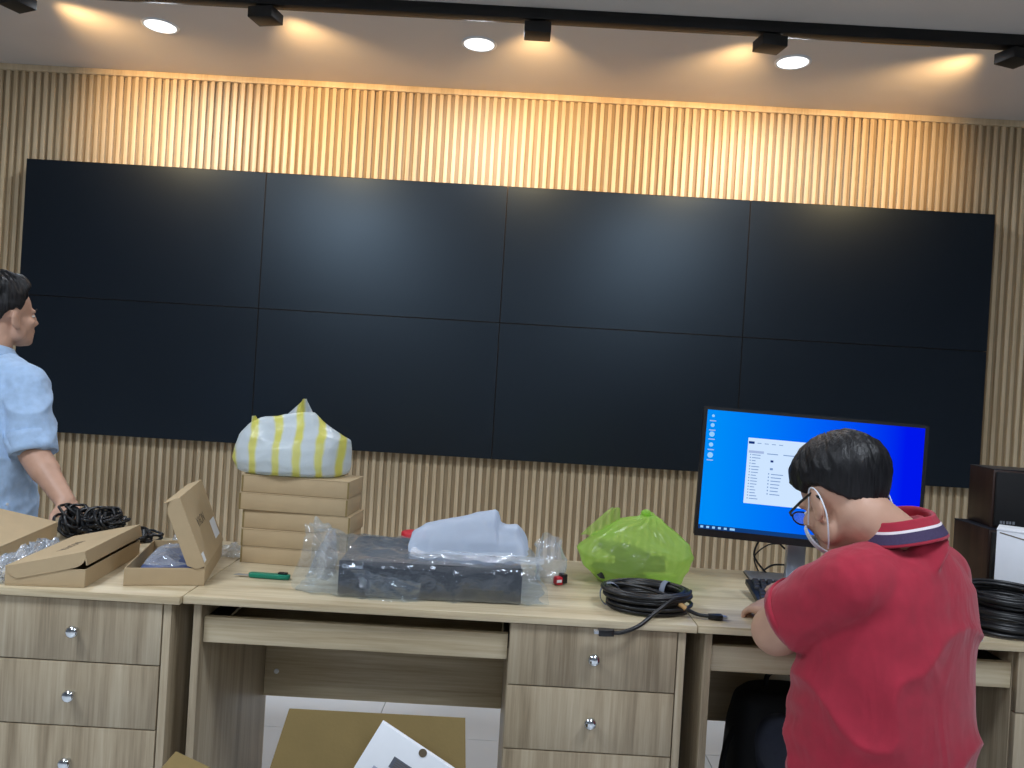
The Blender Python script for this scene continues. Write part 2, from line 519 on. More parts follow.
def ceiling_panel(x, y, watts, label):
    t = thing('ceiling_light_panel', label, 'ceiling light', (x, y, CEIL_Z), 0, 'square light panels')
    fr = MB().box((-.31, -.31, -.012), (-.29, .31, 0)).box((.29, -.31, -.012), (.31, .31, 0)).box((-.29, -.31, -.012), (.29, -.29, 0)).box((-.29, .29, -.012), (.29, .31, 0))
    fr.build('frame', M['white_plastic'], t)
    MB().box((-.29, -.29, -.006), (.29, .29, -.002)).build('diffuser', M['led'], t)
    ld = bpy.data.lights.new('panel_lamp', 'AREA')
    ld.shape = 'SQUARE'; ld.size = .57; ld.energy = watts; ld.color = DOWNLIGHT_COL
    lo = bpy.data.objects.new('panel_lamp', ld); lo.location = (0, 0, -.014)
    link(lo, t)
ceiling_panel(-1.5, -3.0, PANEL_W, 'square white light panel in the ceiling over the left desk')
ceiling_panel(1.25, -3.1, PANEL_W*.75, 'square white light panel in the ceiling over the man in red')
ceiling_panel(-1.5, -5.6, PANEL_W*.7, 'square white light panel added unseen behind the camera, left one')  # unseen panel, added to light the room from behind the camera
ceiling_panel(1.25, -5.6, PANEL_W*.7, 'square white light panel added unseen behind the camera, right one')  # second unseen panel, likewise added for its light

track = thing('lighting_track', 'long black lighting track across the ceiling holding the lamps', 'lighting track', (0, -.80, CEIL_Z))
MB().box((-3.4, -.026, -.044), (3.4, .026, 0)).build('rail', M['black_metal'], track, bevel=.002)
MB().box((-3.4, -.008, -.0425), (3.4, .008, -.0418)).build('conductor_slot', M['black_plastic'], track)
MB().box((1.395, .018, -.0452), (1.665, .027, -.038)).build('tan_strip', M['tan'], track)

def track_lamp(x, aim, label):
    t = thing('track_lamp', label, 'track lamp', (x, -.80, CEIL_Z-.042), 0, 'black box lamps along the track')
    d = Vector(aim)-Vector((x, -.76, CEIL_Z-.085))
    yaw = math.atan2(-d.x, d.y)
    MB().box((-.03, -.016, -.02), (.03, .016, 0)).build('adapter', M['black_metal'], t, bevel=.002)
    h = MB().box((-.053, -.035, -.056), (.053, .055, -.014))
    h.build('housing', M['black_metal'], t, bevel=.003, rot=(0, 0, yaw))
    MB().box((-.046, .0552, -.052), (.046, .0565, -.018)).build('lens_plate', M['spot_led'], t, rot=(0, 0, yaw))
    ld = bpy.data.lights.new('track_lamp_light', 'SPOT')
    ld.energy = SPOT_W; ld.color = SPOT_COL; ld.shadow_soft_size = .03
    ld.spot_size = math.radians(98); ld.spot_blend = 1.0
    lo = bpy.data.objects.new('track_lamp_light', ld)
    e = Euler((0, 0, yaw)).to_matrix()
    p = e @ Vector((0, .09, -.035))
    lo.location = p
    wp = Vector((x, -.80, CEIL_Z-.042))+p
    lo.rotation_euler = (Vector(aim)-wp).to_track_quat('-Z', 'Y').to_euler()
    link(lo, t)
    return t
M['spot_led'] = emis('warm_led', (1, .8, .5, 1), 3)
for x, aim, lb in ((-1.985, (-1.62, .08, 2.5), 'black box track lamp at the far left end of the track'),
                   (-.985, (-.80, .08, 2.48), 'black box track lamp over the second display column'),
                   (.105, (.10, .08, 2.48), 'black box track lamp in the middle of the track'),
                   (1.03, (.88, .08, 2.48), 'black box track lamp beside the tan strip on the track'),
                   (1.995, (1.70, .08, 2.5), 'black box track lamp at the far right of the track')):
    track_lamp(x, aim, lb)

# ------------------------------------------------------------------ video wall, eight displays
DW, DH, ZB = 1.2135, .6843, .9022
cn = ['leftmost', 'second from left', 'third from left', 'rightmost']
for r in range(2):
    for c in range(4):
        t = thing('video_wall_display', 'black wall display, %s in the %s row of the video wall' % (cn[c], ['bottom', 'top'][r]),
                  'display', (-2*DW+c*DW+DW/2, .0, ZB+r*DH), 0, 'video wall displays')
        g = .0012
        MB().box((-DW/2+g, .003, g), (DW/2-g, .074, DH-g)).build('housing', M['black_plastic'], t)
        bz = MB(); e = .0035
        bz.box((-DW/2+g, 0, g), (-DW/2+e, .003, DH-g)).box((DW/2-e, 0, g), (DW/2-g, .003, DH-g))
        bz.box((-DW/2+e, 0, g), (DW/2-e, .003, e)).box((-DW/2+e, 0, DH-e), (DW/2-e, .003, DH-g))
        bz.build('bezel', M['black_plastic'], t)
        MB().box((-DW/2+e, .0012, e), (DW/2-e, .003, DH-e)).build('screen', M['screen'], t)
t = thing('wall_sensor', 'tiny white plastic block on the slats beside the right edge of the video wall', 'sensor', (2.445, .079, 1.665))
MB().box((-.011, -.02, 0), (.011, 0, .03)).build('block', M['white_plastic'], t, bevel=.003)
MB().box((-.006, -.0212, .006), (.006, -.02, .016)).build('button', M['ink_pale'], t)

# ------------------------------------------------------------------ the desk row
DO = Vector((-.632, -2.0838, 0)); DA = .0178
def D(x, y, z=.75):
    return Vector((DO.x+x*math.cos(DA)-y*math.sin(DA), DO.y+x*math.sin(DA)+y*math.cos(DA), z))

def make_desk(label, x, y):
    t = thing('office_desk', label, 'desk', D(x, y, 0), DA, 'oak laminate desks in a row')
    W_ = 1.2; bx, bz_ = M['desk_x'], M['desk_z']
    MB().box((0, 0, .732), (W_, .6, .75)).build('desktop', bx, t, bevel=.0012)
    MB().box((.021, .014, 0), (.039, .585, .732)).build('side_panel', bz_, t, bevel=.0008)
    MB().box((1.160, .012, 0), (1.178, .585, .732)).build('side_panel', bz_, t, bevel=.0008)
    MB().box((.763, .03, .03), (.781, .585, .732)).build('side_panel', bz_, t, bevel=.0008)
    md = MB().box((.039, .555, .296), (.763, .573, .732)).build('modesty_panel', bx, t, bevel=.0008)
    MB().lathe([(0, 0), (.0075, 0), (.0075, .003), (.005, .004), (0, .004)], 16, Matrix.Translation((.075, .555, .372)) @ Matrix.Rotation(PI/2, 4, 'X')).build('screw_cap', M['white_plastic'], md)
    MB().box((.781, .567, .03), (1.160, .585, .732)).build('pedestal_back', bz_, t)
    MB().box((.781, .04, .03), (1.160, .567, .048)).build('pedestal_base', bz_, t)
    tr = MB().box((.055, .045, .640), (.748, .42, .652)).build('keyboard_tray', bx, t)
    MB().box((.0415, .028, .636), (.760, .045, .696)).build('tray_front', bx, tr, bevel=.001)
    for s in (0, 1):
        xx = (.0395, .7505)[s]
        MB().box((xx, .05, .655), (xx+.012, .42, .69)).build('tray_runner', M['black_metal'], tr)
    for z0, z1 in ((.5855, .7285), (.4355, .5825), (.07, .4325)):
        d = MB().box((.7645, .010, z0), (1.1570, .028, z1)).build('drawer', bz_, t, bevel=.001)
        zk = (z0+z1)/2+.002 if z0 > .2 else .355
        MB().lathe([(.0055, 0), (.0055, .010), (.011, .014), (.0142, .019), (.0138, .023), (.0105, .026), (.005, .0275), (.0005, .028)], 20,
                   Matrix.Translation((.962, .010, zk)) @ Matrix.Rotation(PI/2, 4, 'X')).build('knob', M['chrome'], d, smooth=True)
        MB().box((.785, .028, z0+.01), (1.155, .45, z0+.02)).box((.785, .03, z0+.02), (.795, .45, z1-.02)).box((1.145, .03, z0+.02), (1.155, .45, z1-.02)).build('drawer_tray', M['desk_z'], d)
    return t
make_desk('light oak desk at the left end, carrying the opened kraft boxes', -1.203, -.012)
make_desk('light oak desk in the middle, carrying the box stack and wrapped device', 0, 0)
make_desk('light oak desk at the right end where the man in red sits', 1.2025, .003)

# ------------------------------------------------------------------ things on the desks
def nz3(p, s, seed=0.0):
    return noise.noise(Vector((p[0]*s+seed, p[1]*s-seed*1.7, p[2]*s+seed*.3)))
def ridge(p, s, seed=0.0):
    return 1-2*abs(nz3(p, s, seed))
def Rz(a): return Matrix.Rotation(a, 4, 'Z')
def Tr(*v): return Matrix.Translation(Vector(v))

CT = .003
def tray_mesh(w, l, h):
    return (MB().box((0, 0, 0), (w, l, CT)).box((0, 0, CT), (w, CT, h)).box((0, l-CT, CT), (w, l, h))
            .box((0, CT, CT), (CT, l-CT, h)).box((w-CT, CT, CT), (w, l-CT, h)))
def ear_poly(d, hgt):
    """tuck ear with rounded end"""
    pts = [(0, 0)]
    for k in range(9):
        a = -PI/2+PI/2*k/8*1.0
        pts.append((d-hgt*.5+hgt*.5*math.cos(a), hgt*.5*(1+math.sin(a))-0*hgt))
    pts.append((d-.004, hgt)); pts.append((0, hgt))
    return pts
def flat_carton(name, label, w, l, h, loc, rz, lid_side=None, lid_deg=0.0, lid_h=.036, mark=None, group=None, sticker=False, z=.75):
    """shallow kraft mailer: tray with an attached lid hinged along a long side"""
    t = thing(name, label, 'box', loc, rz, group)
    tray_mesh(w, l, h).build('tray', M['card'], t, bevel=.0008, seg=1)
    # lid in its own frame: hinge along local y at x=0, panel reaching to x=w, walls hanging down -z
    lid = MB().box((0, -.002, -.001), (w+.002, l+.002, CT-.001))
    lid.box((w-.001, -.002, -lid_h), (w+.002, l+.002, 0))
    pv = bpy.data.objects.new('lid', lid.mesh('lid', bevel=.0008, seg=1))
    pv.data.materials.append(M['card'])
    pv.location = (0 if lid_side == 'left' else w, 0 if lid_side == 'left' else l, h+.001)
    pv.rotation_euler = (0, math.radians(-lid_deg), 0) if lid_side == 'left' else (0, math.radians(-lid_deg), PI)
    pv.rotation_mode = 'XYZ'
    if lid_side != 'left':
        pv.rotation_euler = (Matrix.Rotation(PI, 3, 'Z') @ Matrix.Rotation(math.radians(-lid_deg), 3, 'Y')).to_euler()
    link(pv, t)
    wall = MB()
    for yy in (-.002, l-.001):
        # side walls of the lid with a rounded tuck ear at the free end
        poly = [(.004, 0), (w, 0)]
        for k in range(9):
            a = PI/2*k/8
            poly.append((w-.03+.03*math.cos(a)+.0, -lid_h*.35-.65*lid_h*math.sin(a)))
        poly += [(.02, -lid_h), (.004, -lid_h*.5)]
        wall = MB().prism(poly[::-1], 0, .003, Tr(0, yy+.003, 0) @ Matrix.Rotation(PI/2, 4, 'X'))
        wall.build('tuck_wall', M['card'], pv)
    if mark:
        Mx = Tr(w*.42, l*.56, CT-.0008) @ Rz(-PI/2) if lid_side == 'left' else Tr(w*.62, l*.42, CT-.0008) @ Rz(PI/2)
        text('printed_name', mark, .036, M['ink_brown'], pv, Mx, .0003)
    if sticker:
        MB().box((w*.14, .02, CT-.001), (w*.42, .09, CT-.0004)).build('shipping_sticker', M['paper'], pv)
        MB().box((.012, l-.03, CT-.001), (.035, l-.004, CT-.0004)).build('seal_sticker', M['paper'], pv)
    return t

d = D(-.165, .051, .7505)
flat_carton('mailer_box', 'open kraft box with its lid standing up, beside the green knife', .182, .316, .043, d, DA+math.radians(12.7),
            'right', 68, mark='NOVA', group='shallow kraft boxes', sticker=True)
d = D(-.415, .0, .7505)
flat_carton('mailer_box', 'kraft box with its lid half closed, in front of the black cables', .178, .335, .043, d, DA+math.radians(5),
            'left', 13, lid_h=.032, mark='NOVA', group='shallow kraft boxes')
d = D(-.745, .075, .7505)
flat_carton('mailer_box', 'kraft box cut off by the left edge of the picture', .235, .36, .052, d, DA+math.radians(8),
            'right', 12, mark='NOVA', group='shallow kraft boxes')

# stack of five closed cartons
zz = .7505
stk = [(.014, .344, -5, .300), (.014, .342, -4.2, .300), (.012, .350, -5.6, .304), (.002, .344, -4.5, .304), (.004, .350, -5.4, .304)]
lbs = ['kraft carton at the very bottom of the stack of five', 'second kraft carton from the bottom of the stack', 'kraft carton in the middle of the stack of five',
       'second kraft carton from the top of the stack', 'topmost kraft carton of the stack, under the striped bag']
for k, (x, y, a, wd) in enumerate(stk):
    t = thing('flat_carton', lbs[k], 'box', D(x, y, zz), DA+math.radians(a), 'stacked kraft cartons')
    h = (.045, .047, .049, .047, .047)[k]
    MB().box((0, 0, 0), (wd, .135, h)).build('body', M['card'], t, bevel=.0015)
    for xe in (-.0006, wd-.004):
        MB().box((xe, -.0008, .0), (xe+.0046, 0, h-.002)).build('edge_fold', M['card_in'], t)
    MB().box((-.001, -.001, h-.0016), (wd+.001, .136, h+.0006)).build('lid', M['card'], t, bevel=.0005, seg=1)
    zz += h+.0016
STACK_TOP = zz

def loft_bag(name, mb_levels, m, parent, folds=.006, seed=1.0, nu=72, nv=40, ears=(), fscale=9.0, pinch=0.0, bottom_flat=True):
    """limp bag: elliptical sections given by (z, x left, x right, y front, y back), creased all over"""
    lv = mb_levels
    def at(v):
        z = lv[0][0]+(lv[-1][0]-lv[0][0])*v
        for a, b in zip(lv, lv[1:]):
            if a[0] <= z <= b[0]+1e-9:
                t = (z-a[0])/(b[0]-a[0])
                return [z]+[a[i]+(b[i]-a[i])*t for i in range(1, 5)]
        return list(lv[-1])
    def fn(u, v):
        z, xl, xr, yf, yb = at(v)
        a = 2*PI*u
        ca, sa = math.cos(a), math.sin(a)
        cx = (xl+xr)/2; cy = (yf+yb)/2
        rx = (xr-xl)/2; ry = (yb-yf)/2
        x = cx+rx*math.copysign(abs(ca)**.85, ca); y = cy+ry*math.copysign(abs(sa)**.85, sa)
        p = Vector((x, y, z))
        f = folds*(.35+.65*v)
        k = ridge((x*1.2, y*1.2, z*.7), fscale, seed)*f+ridge((x, y, z), fscale*2.3, seed+5)*f*.45
        k += math.sin(a*11+3*nz3(p, 8, seed))*pinch*v*v
        dirv = Vector((ca, sa, 0))
        lim = 1 if v > .04 else v/.04
        return p+dirv*k*lim+Vector((0, 0, nz3(p, 14, seed+9)*folds*lim*(1-v*.2)*1.0 if v > .08 else 0))
    mb = MB().grid(fn, nu, nv, True)
    b = len(mb.v)
    z0 = lv[0]
    mb.f.append(tuple(range(nu))[::-1])
    mb.f.append(tuple(nv*nu+j for j in range(nu)))
    for e in ears:
        mb2 = MB().grid(e, 10, 12)
        mb.add(mb2.v, mb2.f)
    return mb.build(name, m, parent, smooth=True, angle=80)

def striped_film():
    m = film('striped_bag_film', (.78, .86, .95, 1), .78, .3, .4, translucent=.35, crumple=.45, bscale=25)
    nt = m.node_tree; N, L = nt.nodes, nt.links
    tc = N.new('ShaderNodeTexCoord')
    nz = N.new('ShaderNodeTexNoise'); nz.inputs['Scale'].default_value = 10
    L.new(tc.outputs['Object'], nz.inputs['Vector'])
    sp = N.new('ShaderNodeSeparateXYZ'); L.new(tc.outputs['Object'], sp.inputs[0])
    ma = N.new('ShaderNodeMath'); ma.operation = 'MULTIPLY_ADD'
    L.new(nz.outputs['Fac'], ma.inputs[0]); ma.inputs[1].default_value = .035; L.new(sp.outputs['X'], ma.inputs[2])
    a2 = N.new('ShaderNodeMath'); a2.operation = 'MULTIPLY_ADD'   # lean with depth
    L.new(sp.outputs['Y'], a2.inputs[0]); a2.inputs[1].default_value = .25; L.new(ma.outputs[0], a2.inputs[2])
    fr = N.new('ShaderNodeMath'); fr.operation = 'PINGPONG'; fr.inputs[1].default_value = .031
    L.new(a2.outputs[0], fr.inputs[0])
    rp = N.new('ShaderNodeMapRange'); rp.inputs['From Min'].default_value = .0165; rp.inputs['From Max'].default_value = .0235
    L.new(fr.outputs[0], rp.inputs['Value'])
    mx = N.new('ShaderNodeMix'); mx.data_type = 'RGBA'
    mx.inputs['A'].default_value = srgb(222, 232, 242); mx.inputs['B'].default_value = srgb(236, 230, 120)
    L.new(rp.outputs[0], mx.inputs['Factor'])
    for n_ in N:
        if n_.type == 'BSDF_PRINCIPLED': L.new(mx.outputs['Result'], n_.inputs['Base Color'])
        if n_.type == 'BSDF_TRANSLUCENT': L.new(mx.outputs['Result'], n_.inputs[0])
    return m
M['striped'] = striped_film()
t = thing('plastic_bag', 'white plastic bag with yellow stripes on top of the carton stack', 'plastic bag', D(.12, .43, STACK_TOP+.001), DA)
def ear_l(u, v):
    w_ = (1-v)*.075+.004
    return Vector((-.105-.012*v+(u-.5)*w_, -.01+.014*math.sin(u*6+v*3), .095+.062*v))
def ear_t(u, v):
    w_ = (1-v)*.125+.006
    return Vector((.004+.020*v+(u-.5)*w_, -.005+.016*math.sin(u*7+v*2), .130+.084*v))
loft_bag('bag', [(0, -.135, .140, -.085, .08), (.006, -.148, .152, -.10, .09), (.035, -.154, .157, -.105, .10), (.075, -.154, .154, -.10, .095), (.105, -.148, .144, -.085, .085), (.128, -.128, .118, -.065, .065),
                 (.148, -.095, .085, -.045, .045), (.163, -.05, .058, -.028, .028), (.172, -.01, .04, -.012, .012)], M['striped'], t, folds=.017, seed=3.1, ears=(ear_l, ear_t), fscale=6)
MB().box((-.10, -.06, .004), (.09, .05, .085)).build('packed_box', M['paper'], t, bevel=.01)

# green cutter knife
t = thing('utility_knife', 'green snap-off utility knife lying in front of the box stack', 'knife', D(.062, .195, .7505), DA+math.radians(-2))
MB().prism([(.03, -.010), (.118, -.012), (.132, -.009), (.134, .0), (.130, .009), (.03, .009), (.024, 0)], .001, .013).build('handle', M['green_plastic'], t, bevel=.003)
MB().prism([(-.012, -.006), (.03, -.006), (.03, .006), (-.004, .006)], .005, .0062).build('blade', M['steel'], t)
MB().box((.102, -.006, .013), (.126, .006, .018)).build('slider', M['black_plastic'], t, bevel=.002)

# wrapped device
t = thing('rack_device', 'black flat electronic device wrapped in clear plastic film', 'device', D(.345, .066, .7505), DA+math.radians(2.2))
WD, DD, HD = .441, .30, .088
ch = MB().box((0, .006, .004), (WD, DD, HD)).build('chassis', M['dark_plastic'], t, bevel=.003)
fp = MB().box((-.002, 0, .003), (WD+.002, .007, HD)).build('front_panel', M['dark_plastic'], t, bevel=.002)
text('printed_name', 'Opensui', .0145, M['white_print'], fp, Tr(.006, -.0008, .070) @ Matrix.Rotation(PI/2, 4, 'X'), .0003)
for x in (.03, WD-.03):
    for y in (.03, DD-.03):
        MB().lathe([(.012, 0), (.012, .004), (.010, .004)], 12, Tr(x, y, 0)).build('foot', M['black_plastic'], t)
MB().box((.30, -.001, .02), (.40, .001, .034)).build('drive_slot', M['black_plastic'], fp)
def wrap(u, v):
    # a sleeve of film round the device, flaring past both ends
    x = -.10+u*(WD+.165)
    a = 2*PI*v
    flare = sstep(.0, -.10, x)*1.0+sstep(WD, WD+.08, x)*.35
    cy, cz = DD/2, HD/2
    ry, rz = DD/2+.006, HD/2+.005
    c, s = math.cos(a), math.sin(a)
    q = max(abs(c)/ry, abs(s)/rz)
    q = (abs(c/ry)**8+abs(s/rz)**8)**(1/8)
    p = Vector((x, cy+c/q, cz+s/q))
    k = max(0, ridge(p, 11, 2.2))**2*.012+abs(nz3(p, 30, 4))*.006
    p += Vector((0, c, s))*k*(1+flare*2)
    if x < 0:
        f = sstep(0, -.10, x)
        p.y = cy+(p.y-cy)*(1-.55*f)-.05*f
        p.z = p.z+f*(.035*(s+.6)+.02*nz3(p, 14, 7))
        p.x += .03*f*nz3(p, 9, 1)
    if x > WD:
        f = sstep(WD, WD+.08, x)
        p.z = p.z*(1-.5*f)+.004
        p.x += .03*f*nz3(p, 12, 3)
    p.z = max(p.z, .0006)
    return p
MB().grid(wrap, 90, 72).build('plastic_wrap', M['film'], t, smooth=True, angle=180)
def flapf(u, v):
    # loose corner of film folded down over the front
    p = Vector((.03+.17*u*(1-.35*v)+.05*v, -.010-.010*abs(nz3((u, v, 0), 5, 2)), .075-.075*v*(1-.2*u)-.03*u))
    p.z = max(.001, p.z+.006*nz3(p, 30, 1))
    p.y -= .012*max(0, ridge(p, 22, 1))
    return p
MB().grid(flapf, 24, 20).build('film_fold', M['film'], t, smooth=True, angle=180)
def tuft(u, v):
    w_ = (1-v*.8)
    return Vector((-.055+(u-.5)*.075*w_+.02*v+.01*nz3((u*3, v*3, 0), 1, 3), .055+.03*math.sin(u*8), 0.03+.115*v+.012*nz3((u, v, 1), 6, 2)))
MB().grid(tuft, 16, 18).build('film_end', M['film_milky'], t, smooth=True, angle=180)

# white foam sheet crumpled on the device
t = thing('foam_sheet', 'crumpled white foam wrapping sheet lying on the black device', 'foam sheet', D(.66, .225, .845), DA)
FP = [(-.165, .006), (-.160, .040), (-.130, .058), (-.06, .078), (.0, .092), (.048, .106), (.058, .100), (.066, .074), (.082, .070), (.112, .072), (.122, .060), (.135, .030), (.145, .004)]
def foam(u, v):
    # folded sheet standing on edge: crisp outline, thin towards the top
    x = FP[0][0]+(FP[-1][0]-FP[0][0])*u
    h = 0
    for a, b in zip(FP, FP[1:]):
        if a[0] <= x <= b[0]+1e-9:
            h = a[1]+(b[1]-a[1])*(x-a[0])/(b[0]-a[0])
    k = 2*v-1
    z = .004+h*(1-abs(k)**2.6)
    y = k*(.085-.02*u)*(.35+.65*min(1, h/.05))
    p = Vector((x+.010*nz3((x, y, z), 18, 4), y, z))
    q = 1-abs(k)**6
    p.y += (.012*ridge((x*.5+z*1.2, 0, z-x*.4), 13, 1.5)-.006)*q
    p.z += .004*nz3(p, 30, 2)*q
    p.z = max(p.z, .003)
    return p
mb = MB().grid(foam, 70, 36)
mb.build('sheet', M['foam'], t, smooth=True, angle=180)
def foam2(u, v):
    p = Vector((-.15+.33*u, -.10-.035*v+.012*nz3((u*4, v*3, 0), 1, 1), .012-.012*v+.010*ridge((u, v, 0), 4, 3)))
    p.z = max(.0035, p.z)
    return p
MB().grid(foam2, 36, 8).build('sheet_edge', M['film_milky'], t, smooth=True, angle=180)

# crumpled film and scraps right of the device
t = thing('crumpled_film', 'crumpled translucent white plastic film standing right of the wrapped device', 'plastic film', D(.876, .335, .7505), DA)
def crf(u, v):
    a = 2*PI*u
    r = .034*(1-.25*v)+.006*math.sin(3*a+4*v)+.010*ridge((math.cos(a), math.sin(a), v*2), 1.6, 2)
    return Vector((r*math.cos(a)*1.1-.012*v, r*math.sin(a)*.8, .001+.128*v*(1-.22*(.5+.5*math.sin(a*2+1)))))
MB().grid(crf, 40, 26, True).build('film', M['film_milky'], t, smooth=True, angle=180)
t = thing('red_clip', 'small red and black clip on the desk by the crumpled film', 'clip', D(.893, .300, .7505), DA+.5)
MB().box((-.010, -.012, 0), (.010, .012, .022)).build('jaw', M['red'], t, bevel=.004)
MB().box((.006, -.014, .004), (.022, .010, .030)).build('body', M['black_plastic'], t, bevel=.003)
MB().box((-.012, -.0135, .008), (.004, -.0115, .016)).build('white_tab', M['white_plastic'], t, bevel=.0008)
t = thing('red_tape_roll', 'small red roll just showing behind the wrapped device', 'tape roll', D(.475, .478, .7505), DA)
MB().lathe([(.020, 0), (.034, 0), (.037, .003), (.037, .082), (.034, .085), (.020, .085)], 28).build('roll', M['red'], t, smooth=True)
MB().lathe([(.017, .001), (.020, .001), (.020, .084), (.017, .084)], 24).build('core', M['card'], t)

# lime bag
t = thing('plastic_bag', 'knotted lime green plastic bag behind the coiled cable', 'plastic bag', D(1.115, .395, .7505), DA)
def ear_g(u, v):
    w_ = .085*(1-v)**.8+.02
    return Vector((-.105+.045*v+(u-.5)*w_, .02+.012*math.sin(u*7+v*4), .115+.085*v+.006*nz3((u*4, v*4, 0), 1, 2)))
loft_bag('bag', [(0, -.09, .10, -.10, .09), (.012, -.115, .125, -.12, .10), (.05, -.145, .140, -.125, .105), (.085, -.152, .150, -.115, .105), (.115, -.125, .135, -.09, .09), (.145, -.085, .10, -.06, .06),
                 (.165, -.045, .06, -.04, .035), (.178, .012, .044, -.018, .016), (.186, .018, .038, -.012, .012)], M['greenbag'], t, folds=.016, seed=8.4, ears=(ear_g,), fscale=8, pinch=.006)
kn = MB()
for k in range(3):
    a = k*2.1
    kn.ell((.028+.009*math.cos(a), .009*math.sin(a), .188+.004*k), (.013, .010, .009))
kn.build('knot', M['greenbag'], t, smooth=True)
for k, (px, py, pz, rr) in enumerate(((-.05, -.04, .03, .3), (.01, -.03, .055, -.2), (-.03, .02, .08, .5))):
    MB().box((-.07, -.035, -.012), (.07, .035, .012)).build('dark_contents', M['dark_plastic'], t, bevel=.004, loc=(px, py, pz), rot=(.15, rr*.4, rr))

# coiled cables
def coil_path(r0, rz_, loops, h, seed, n=44, squash=.75, rj=.016):
    rnd = random.Random(seed)
    ks = [(r0-rj*rnd.random(), rnd.uniform(-.006, .006), rnd.uniform(-.006, .006), rnd.uniform(0, h)) for _ in range(loops+1)]
    ks.sort(key=lambda q: q[3])
    pts = []
    for i in range(loops*n):
        k = i/n; a = 2*PI*k
        i0 = int(k); f = k-i0; f = f*f*(3-2*f)
        A, B = ks[i0], ks[min(i0+1, loops)]
        q = [A[j]+(B[j]-A[j])*f for j in range(4)]
        pts.append(Vector((q[0]*math.cos(a)+q[1], q[0]*math.sin(a)*squash+q[2], rz_+q[3])))
    return pts
t = thing('coiled_cable', 'thick coil of black video cable in front of the green bag', 'cable', D(1.10, .125, .7505), DA)
r_ = .0048
cp = coil_path(.110, .0055, 18, .046, 5, rj=.032, squash=.80)
MB().tube(cp, r_, 7).build('coil', M['rubber'], t, smooth=True)
# two free ends, one hanging over the desk edge
lead1 = [(-.085, .02, .050), (-.05, -.005, .056), (.0, -.035, .055), (.05, -.058, .044), (.085, -.068, .022), (.115, -.070, .010), (.140, -.072, .0085)]
def spline(pts, n=8):
    out = []
    P = [Vector(p) for p in pts]
    for i in range(len(P)-1):
        p0 = P[max(i-1, 0)]; p1 = P[i]; p2 = P[i+1]; p3 = P[min(i+2, len(P)-1)]
        for k in range(n):
            u = k/n
            out.append(.5*((2*p1)+(p2-p0)*u+(2*p0-5*p1+4*p2-p3)*u*u+(3*p1-p0-3*p2+p3)*u**3))
    out.append(P[-1])
    return out
MB().tube(spline(lead1), r_, 8).build('lead', M['rubber'], t, smooth=True)
lead2 = [(.10, .0, .040), (.085, -.045, .048), (.045, -.085, .044), (.0, -.115, .020), (-.04, -.140, -.004), (-.08, -.150, -.018), (-.10, -.150, -.020)]
MB().tube(spline(lead2), r_, 8).build('lead', M['rubber'], t, smooth=True)
MB().tube([Vector(p) for p in ((.066, -.063, .0335), (.084, -.068, .0225))], .0062, 10).build('cable_marker', M['tan'], t)
pl = MB().prism([(0, -.005), (.022, -.009), (.034, -.009), (.034, .009), (.022, .009), (0, .005)], -.006, .006, Tr(.138, -.072, .008)).build('plug', M['black_plastic'], t, bevel=.0015)
MB().box((.034, -.007, -.0025), (.045, .007, .0025), Tr(.138, -.072, .008)).build('plug_contact', M['steel'], pl)
pl = MB().prism([(0, -.006), (-.020, -.010), (-.036, -.010), (-.036, .010), (-.020, .010), (0, .006)][::-1], -.0075, .0075, Tr(-.098, -.150, -.020)).build('plug', M['black_plastic'], t, bevel=.0015)
MB().box((-.046, -.007, -.003), (-.036, .007, .003), Tr(-.098, -.150, -.020)).build('plug_contact', M['steel'], pl)
def band(cx, cy, ang, rr, hh, parent, zoff=.026):
    pts = []
    for k in range(24):
        a = 2*PI*k/24
        pts.append((math.cos(a)*rr, 0, math.sin(a)*hh))
    m_ = MB()
    vs = []; fs = []
    for (x, y, z) in pts:
        vs += [(x, -.007, z), (x, .007, z)]
    for k in range(24):
        fs.append((2*k, 2*((k+1) % 24), 2*((k+1) % 24)+1, 2*k+1))
    m_.add(vs, fs, Tr(cx, cy, zoff) @ Rz(ang))
    o = m_.build('cable_tie', M['grey_tie'], parent, smooth=True)
    md = o.modifiers.new('thick', 'SOLIDIFY'); md.thickness = .0015
    return o
band(-.088, .012, PI, .026, .0295, t)
band(.060, .052, .85, .024, .029, t, .028)

t = thing('coiled_cable', 'black cable coil in the heap next to the white box', 'cable', D(1.985, .105, .7505), DA, 'cable coils at the right')
MB().tube(coil_path(.098, .0055, 12, .038, 11, rj=.026, squash=.85), .0048, 7).build('coil', M['rubber'], t, smooth=True)
t = thing('coiled_cable', 'black cable coil with grey tie lying on top of another coil', 'cable', D(1.992, .112, .797), DA, 'cable coils at the right')
MB().tube(coil_path(.104, .0055, 13, .052, 12, rj=.028, squash=.85), .0048, 7, M=Matrix.Rotation(.05, 4, 'X')).build('coil', M['rubber'], t, smooth=True)
band(.010, -.078, 1.45, .026, .036, t, .034)
t = thing('cable_end_cap', 'small clear plastic cap at the desk edge by the right coils', 'plastic cap', D(1.868, .010, .7505), DA)
MB().lathe([(.006, 0), (.008, .002), (.008, .010), (.004, .014), (.001, .014)], 12).build('cap', M['film_milky'], t, smooth=True)

